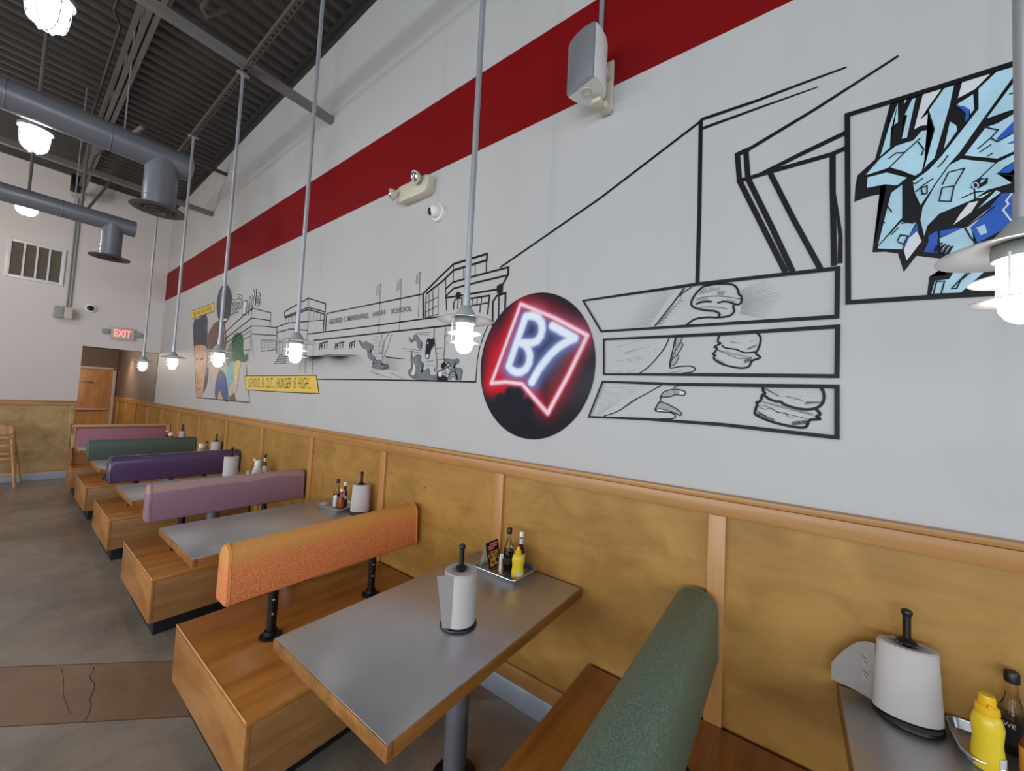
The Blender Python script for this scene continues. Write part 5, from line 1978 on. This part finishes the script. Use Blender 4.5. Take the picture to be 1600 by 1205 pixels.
for p in (g1((640, 880), (480, 1040)), g1((470, 1042), (600, 1080), (720, 1130)), g1((240, 1118), (455, 1072), (650, 1120)), g1((768, 765), (620, 900), (540, 905), (470, 960)), g1((745, 800), (800, 870), (778, 930)),
          g2((445, 310), (455, 400), (462, 490), (390, 560)), g2((540, 665), (655, 690), (590, 760), (460, 870)), g2((590, 770), (650, 800), (810, 710)), g2((590, 825), (480, 900)), g2((605, 908), (555, 935)), g2((185, 925), (140, 990), (90, 1040)),
          g2((190, 1085), (340, 1050), (250, 1205)), g2((190, 1085), (130, 1205)), g2((760, 350), (880, 330)), g4((130, 85), (240, 70), (210, 215), (100, 210), (130, 85)), g4((310, 185), (430, 130), (520, 120)),
          g4((340, 460), (400, 560), (445, 610)), g4((330, 465), (590, 255)), g4((360, 455), (620, 265)), g4((215, 1035), (380, 870), (430, 780)), g4((215, 1035), (265, 1032), (300, 960), (460, 830)), g4((45, 1085), (75, 970), (150, 965), (120, 1080)), g4((470, 790), (490, 840), (560, 850)),
          g3((455, 255), (500, 318)), g3((415, 415), (440, 415)), g3((590, 425), (640, 410), (710, 420)), g3((490, 530), (565, 460)), g3((550, 590), (580, 530), (650, 540), (610, 618), (555, 595)), g3((690, 40), (720, 50), (790, 0)), g3((720, 130), (800, 60), (890, 0)), g3((775, 90), (830, 70), (830, 140), (785, 150), (775, 90))):
    M.line(p, 0.007, INK)
for q in range(4):
    M.line(g4((60 + q * 38, 690 + q * 8), (80 + q * 45, 640 + q * 2), (130 + q * 34, 605 + q * 12)), 0.016, INK, taper=(1, 0.6))
M.fill(g4((395, 90), (420, 30), (470, 0), (560, 0), (550, 50), (470, 95)), INK)
M.line(g4(*[(440 + 26 * math.cos(a), 68 - 26 * math.sin(a)) for a in [2 * PI * i / 12 for i in range(12)]]), 0.006, M_LB, closed=True)
M.fill(g4((490, 20), (530, 5), (520, 30), (480, 50)), M_LB)
brd = cP((1323.5, 181), (1460, 139.5), (1600, 95.5), (1690, 67), (1690, 449.5), (1600, 456.5), (1460, 464.5), (1325, 473))
M.line(brd, 0.031, INK, closed=True)
M.done('graffiti_panel', 'blue and black angular graffiti panel in a black frame')

# ---- B7 roundel: airbrushed neon sign
cy, cz = 1.197, 1.868
ry, rz = 0.389, 0.421


def segs(pts, closed=False):
    q = cF(*pts)
    n = len(q)
    return [(q[i], q[(i + 1) % n]) for i in range(n if closed else n - 1)]


def dist(p, sg_):
    best = 9.0
    for a, b in sg_:
        ax, ay, bx, by = a[0], a[1], b[0], b[1]
        dx, dy = bx - ax, by - ay
        l = dx * dx + dy * dy
        t_ = max(0.0, min(1.0, ((p[0] - ax) * dx + (p[1] - ay) * dy) / l)) if l > 0 else 0
        dd = math.hypot(p[0] - ax - dx * t_, p[1] - ay - dy * t_)
        if dd < best:
            best = dd
    return best


S_RED = segs(((345, 165), (590, 265), (828, 392), (690, 680), (540, 955), (355, 742), (240, 728), (132, 738), (240, 450)), True)
S_BLU = segs(((382, 255), (320, 430), (258, 615))) + segs(((382, 255), (425, 248), (468, 262), (496, 300), (502, 345), (490, 395), (465, 430), (430, 446), (385, 447), (340, 445))) + \
    segs(((340, 445), (375, 457), (400, 490), (412, 540), (406, 590), (382, 635), (345, 658), (310, 658), (278, 642), (258, 615))) + segs(((575, 322), (660, 370), (735, 412), (690, 432), (620, 475), (560, 530), (515, 585), (475, 640), (425, 730)))
S_FING = segs(((270, 810), (240, 1000))) + segs(((330, 800), (300, 1000))) + segs(((400, 890), (350, 1010))) + segs(((200, 860), (220, 1000)))


def smooth(a, b, x):
    t_ = max(0.0, min(1.0, (x - a) / (b - a)))
    return t_ * t_ * (3 - 2 * t_)


def mixc(a, b, k):
    return tuple(x + (y - x) * k for x, y in zip(a, b))


from mathutils import noise as mnoise
C_DARK, C_RED, C_PINK, C_BLUE, C_WHT = (lin(c)[:3] for c in ((36, 36, 44), (206, 34, 46), (246, 214, 224), (120, 140, 206), (236, 244, 255)))
C_SLATE = lin((104, 108, 120))[:3]
C_ROSE = lin((206, 84, 104))[:3]
me = bpy.data.meshes.new('neon_roundel')
NR, NA = 130, 360
vsx, fsx = [(0, cy, cz)], []
for i in range(1, NR + 1):
    for k in range(NA):
        a = 2 * PI * k / NA
        rr = i / NR
        vsx.append((0, cy + ry * rr * math.cos(a), cz + rz * rr * math.sin(a)))
for k in range(NA):
    fsx.append((0, 1 + k, 1 + (k + 1) % NA))
for i in range(NR - 1):
    for k in range(NA):
        a, b = 1 + i * NA + k, 1 + i * NA + (k + 1) % NA
        fsx.append((a, a + NA, b + NA, b))
me.from_pydata([(0, v[1] - cy, v[2] - cz) for v in vsx], [], fsx)
ca = me.color_attributes.new('paint', 'FLOAT_COLOR', 'POINT')
for i, v in enumerate(vsx):
    p = (v[1], v[2])
    dr, db = dist(p, S_RED), dist(p, S_BLU)
    nz = mnoise.noise(Vector((p[0] * 5, p[1] * 5, 0))) * 0.5 + 0.5
    u = (p[0] - cy) / ry          # + is far (picture left)
    w = (p[1] - cz) / rz
    c = mixc(C_DARK, C_SLATE, 0.55 * nz * smooth(0.1, -0.7, u) * smooth(-0.75, 0.0, w) * smooth(0.75, 0.3, w))
    red = math.exp(-(dr / (0.042 + 0.03 * nz)) ** 2) * (0.6 + 0.5 * nz)
    red *= 1 - 0.45 * smooth(0.1, -0.6, u)
    red += 0.62 * smooth(0.15, 0.6, u) * smooth(-0.55, -0.2, w) * smooth(0.75, 0.2, w) * (0.35 + 0.8 * nz) * smooth(1.02, 0.75, u)
    red *= smooth(0.03, 0.06, dist(p, S_FING))
    red *= 0.35 + 0.65 * smooth(-0.75, -0.35, w)
    c = mixc(c, C_RED, min(1, red * 0.95))
    c = mixc(c, C_BLUE, 0.95 * math.exp(-(db / 0.05) ** 2))
    c = mixc(c, C_ROSE, 1 - smooth(0.012, 0.028, dr))
    c = mixc(c, C_PINK, 1 - smooth(0.004, 0.016, dr))
    c = mixc(c, C_WHT, 1 - smooth(0.011, 0.034, db))
    rad = math.hypot(u, w)
    c = mixc(c, C_DARK, smooth(0.985, 1.0, rad))
    ca.data[i].color = (c[0], c[1], c[2], 1)
m, nt, bs = new_mat('airbrushed roundel')
at = nt.nodes.new('ShaderNodeAttribute')
at.attribute_name = 'paint'
nt.links.new(at.outputs['Color'], bs.inputs['Base Color'])
bs.inputs['Roughness'].default_value = 0.7
bs.inputs['Specular IOR Level'].default_value = 0.12
me.materials.append(m)
o = bpy.data.objects.new('neon_roundel', me)
COL.objects.link(o)
o.location = (-0.006, cy, cz)
tag(o, 'dark painted roundel with a red and blue-white neon style B7 sign', 'mural')

# white print on the black label of the near bottle
mb = MB()
bx, by, bz = -0.052, -0.51, z0


def on_bottle(u, v):
    a = math.radians(132 + 42 * u)
    rr = 0.0304
    return (bx + rr * math.cos(a), by + rr * math.sin(a), bz + 0.072 + 0.011 * v)


put_text(mb, 'WE', on_bottle, 0.0)
obj('label_print', mb, WHITEP, tb, smooth=False, recalc=False)

# ================================================================== LIGHT
def area(name, loc, rot, sx, sy, power, col):
    l = bpy.data.lights.new(name, 'AREA')
    l.shape = 'RECTANGLE'
    l.size, l.size_y = sx, sy
    l.energy = power
    l.color = col
    o = bpy.data.objects.new(name, l)
    COL.objects.link(o)
    o.location = loc
    o.rotation_euler = rot
    return o


DAY = (0.76, 0.88, 1.0)
for i, (a, b) in enumerate(WINF):
    area('daylight_front', ((a + b) / 2, FRONT - 0.12, (fz0 + fz1) / 2), (PI / 2, 0, 0), b - a, fz1 - fz0, 42, DAY)
for i, (a, b) in enumerate(WINL):
    area('daylight_side_fill', (LEFT - 0.12, (a + b) / 2, (wz0 + wz1) / 2), (PI / 2, 0, -PI / 2), b - a, wz1 - wz0, 108 if i < 3 else 76, (0.82, 0.91, 1.0) if i < 3 else (1.0, 0.97, 0.94))  # fill through the side openings, rear two added for the back wall
sl = bpy.data.lights.new('corridor_downlight', 'SPOT')
sl.energy = 55
sl.spot_size = math.radians(110)
sl.spot_blend = 0.8
sl.color = (1.0, 0.82, 0.62)
sl.shadow_soft_size = 0.05
so = bpy.data.objects.new('corridor_downlight', sl)
COL.objects.link(so)
so.location = (-0.3, 12.6, 2.5)
cl = bpy.data.lights.new('corridor_fill', 'POINT')  # added fill lamp that lifts the dark corridor and door
cl.energy = 64
cl.color = (1.0, 0.86, 0.72)
cl.shadow_soft_size = 0.1
co = bpy.data.objects.new('corridor_fill', cl)
COL.objects.link(co)
co.location = (-1.2, 12.4, 2.35)
# added unseen fill lamps outside the picture, brightening the room and back wall
for (x, y) in ((-4.2, 3.8), (-4.2, 7.0), (-2.6, 8.0), (-4.2, 0.5)):
    pl = bpy.data.lights.new('room_fill', 'POINT')
    pl.energy = 38
    pl.shadow_soft_size = 0.08
    pl.color = (1.0, 0.95, 0.88)
    po = bpy.data.objects.new('room_fill', pl)
    COL.objects.link(po)
    po.location = (x, y, 3.85)

w = bpy.data.worlds.new('world')
SC.world = w
w.use_nodes = True
bg = w.node_tree.nodes['Background']
bg.inputs['Color'].default_value = (0.75, 0.86, 1.0, 1)
bg.inputs['Strength'].default_value = 0.5

SC.view_settings.view_transform = 'Standard'
SC.view_settings.look = 'None'
SC.view_settings.gamma = 1
SC.view_settings.use_curve_mapping = False
SC.view_settings.exposure = 0.0
SC.cycles.use_denoising = True
SC.cycles.max_bounces = 8
SC.cycles.sample_clamp_indirect = 8
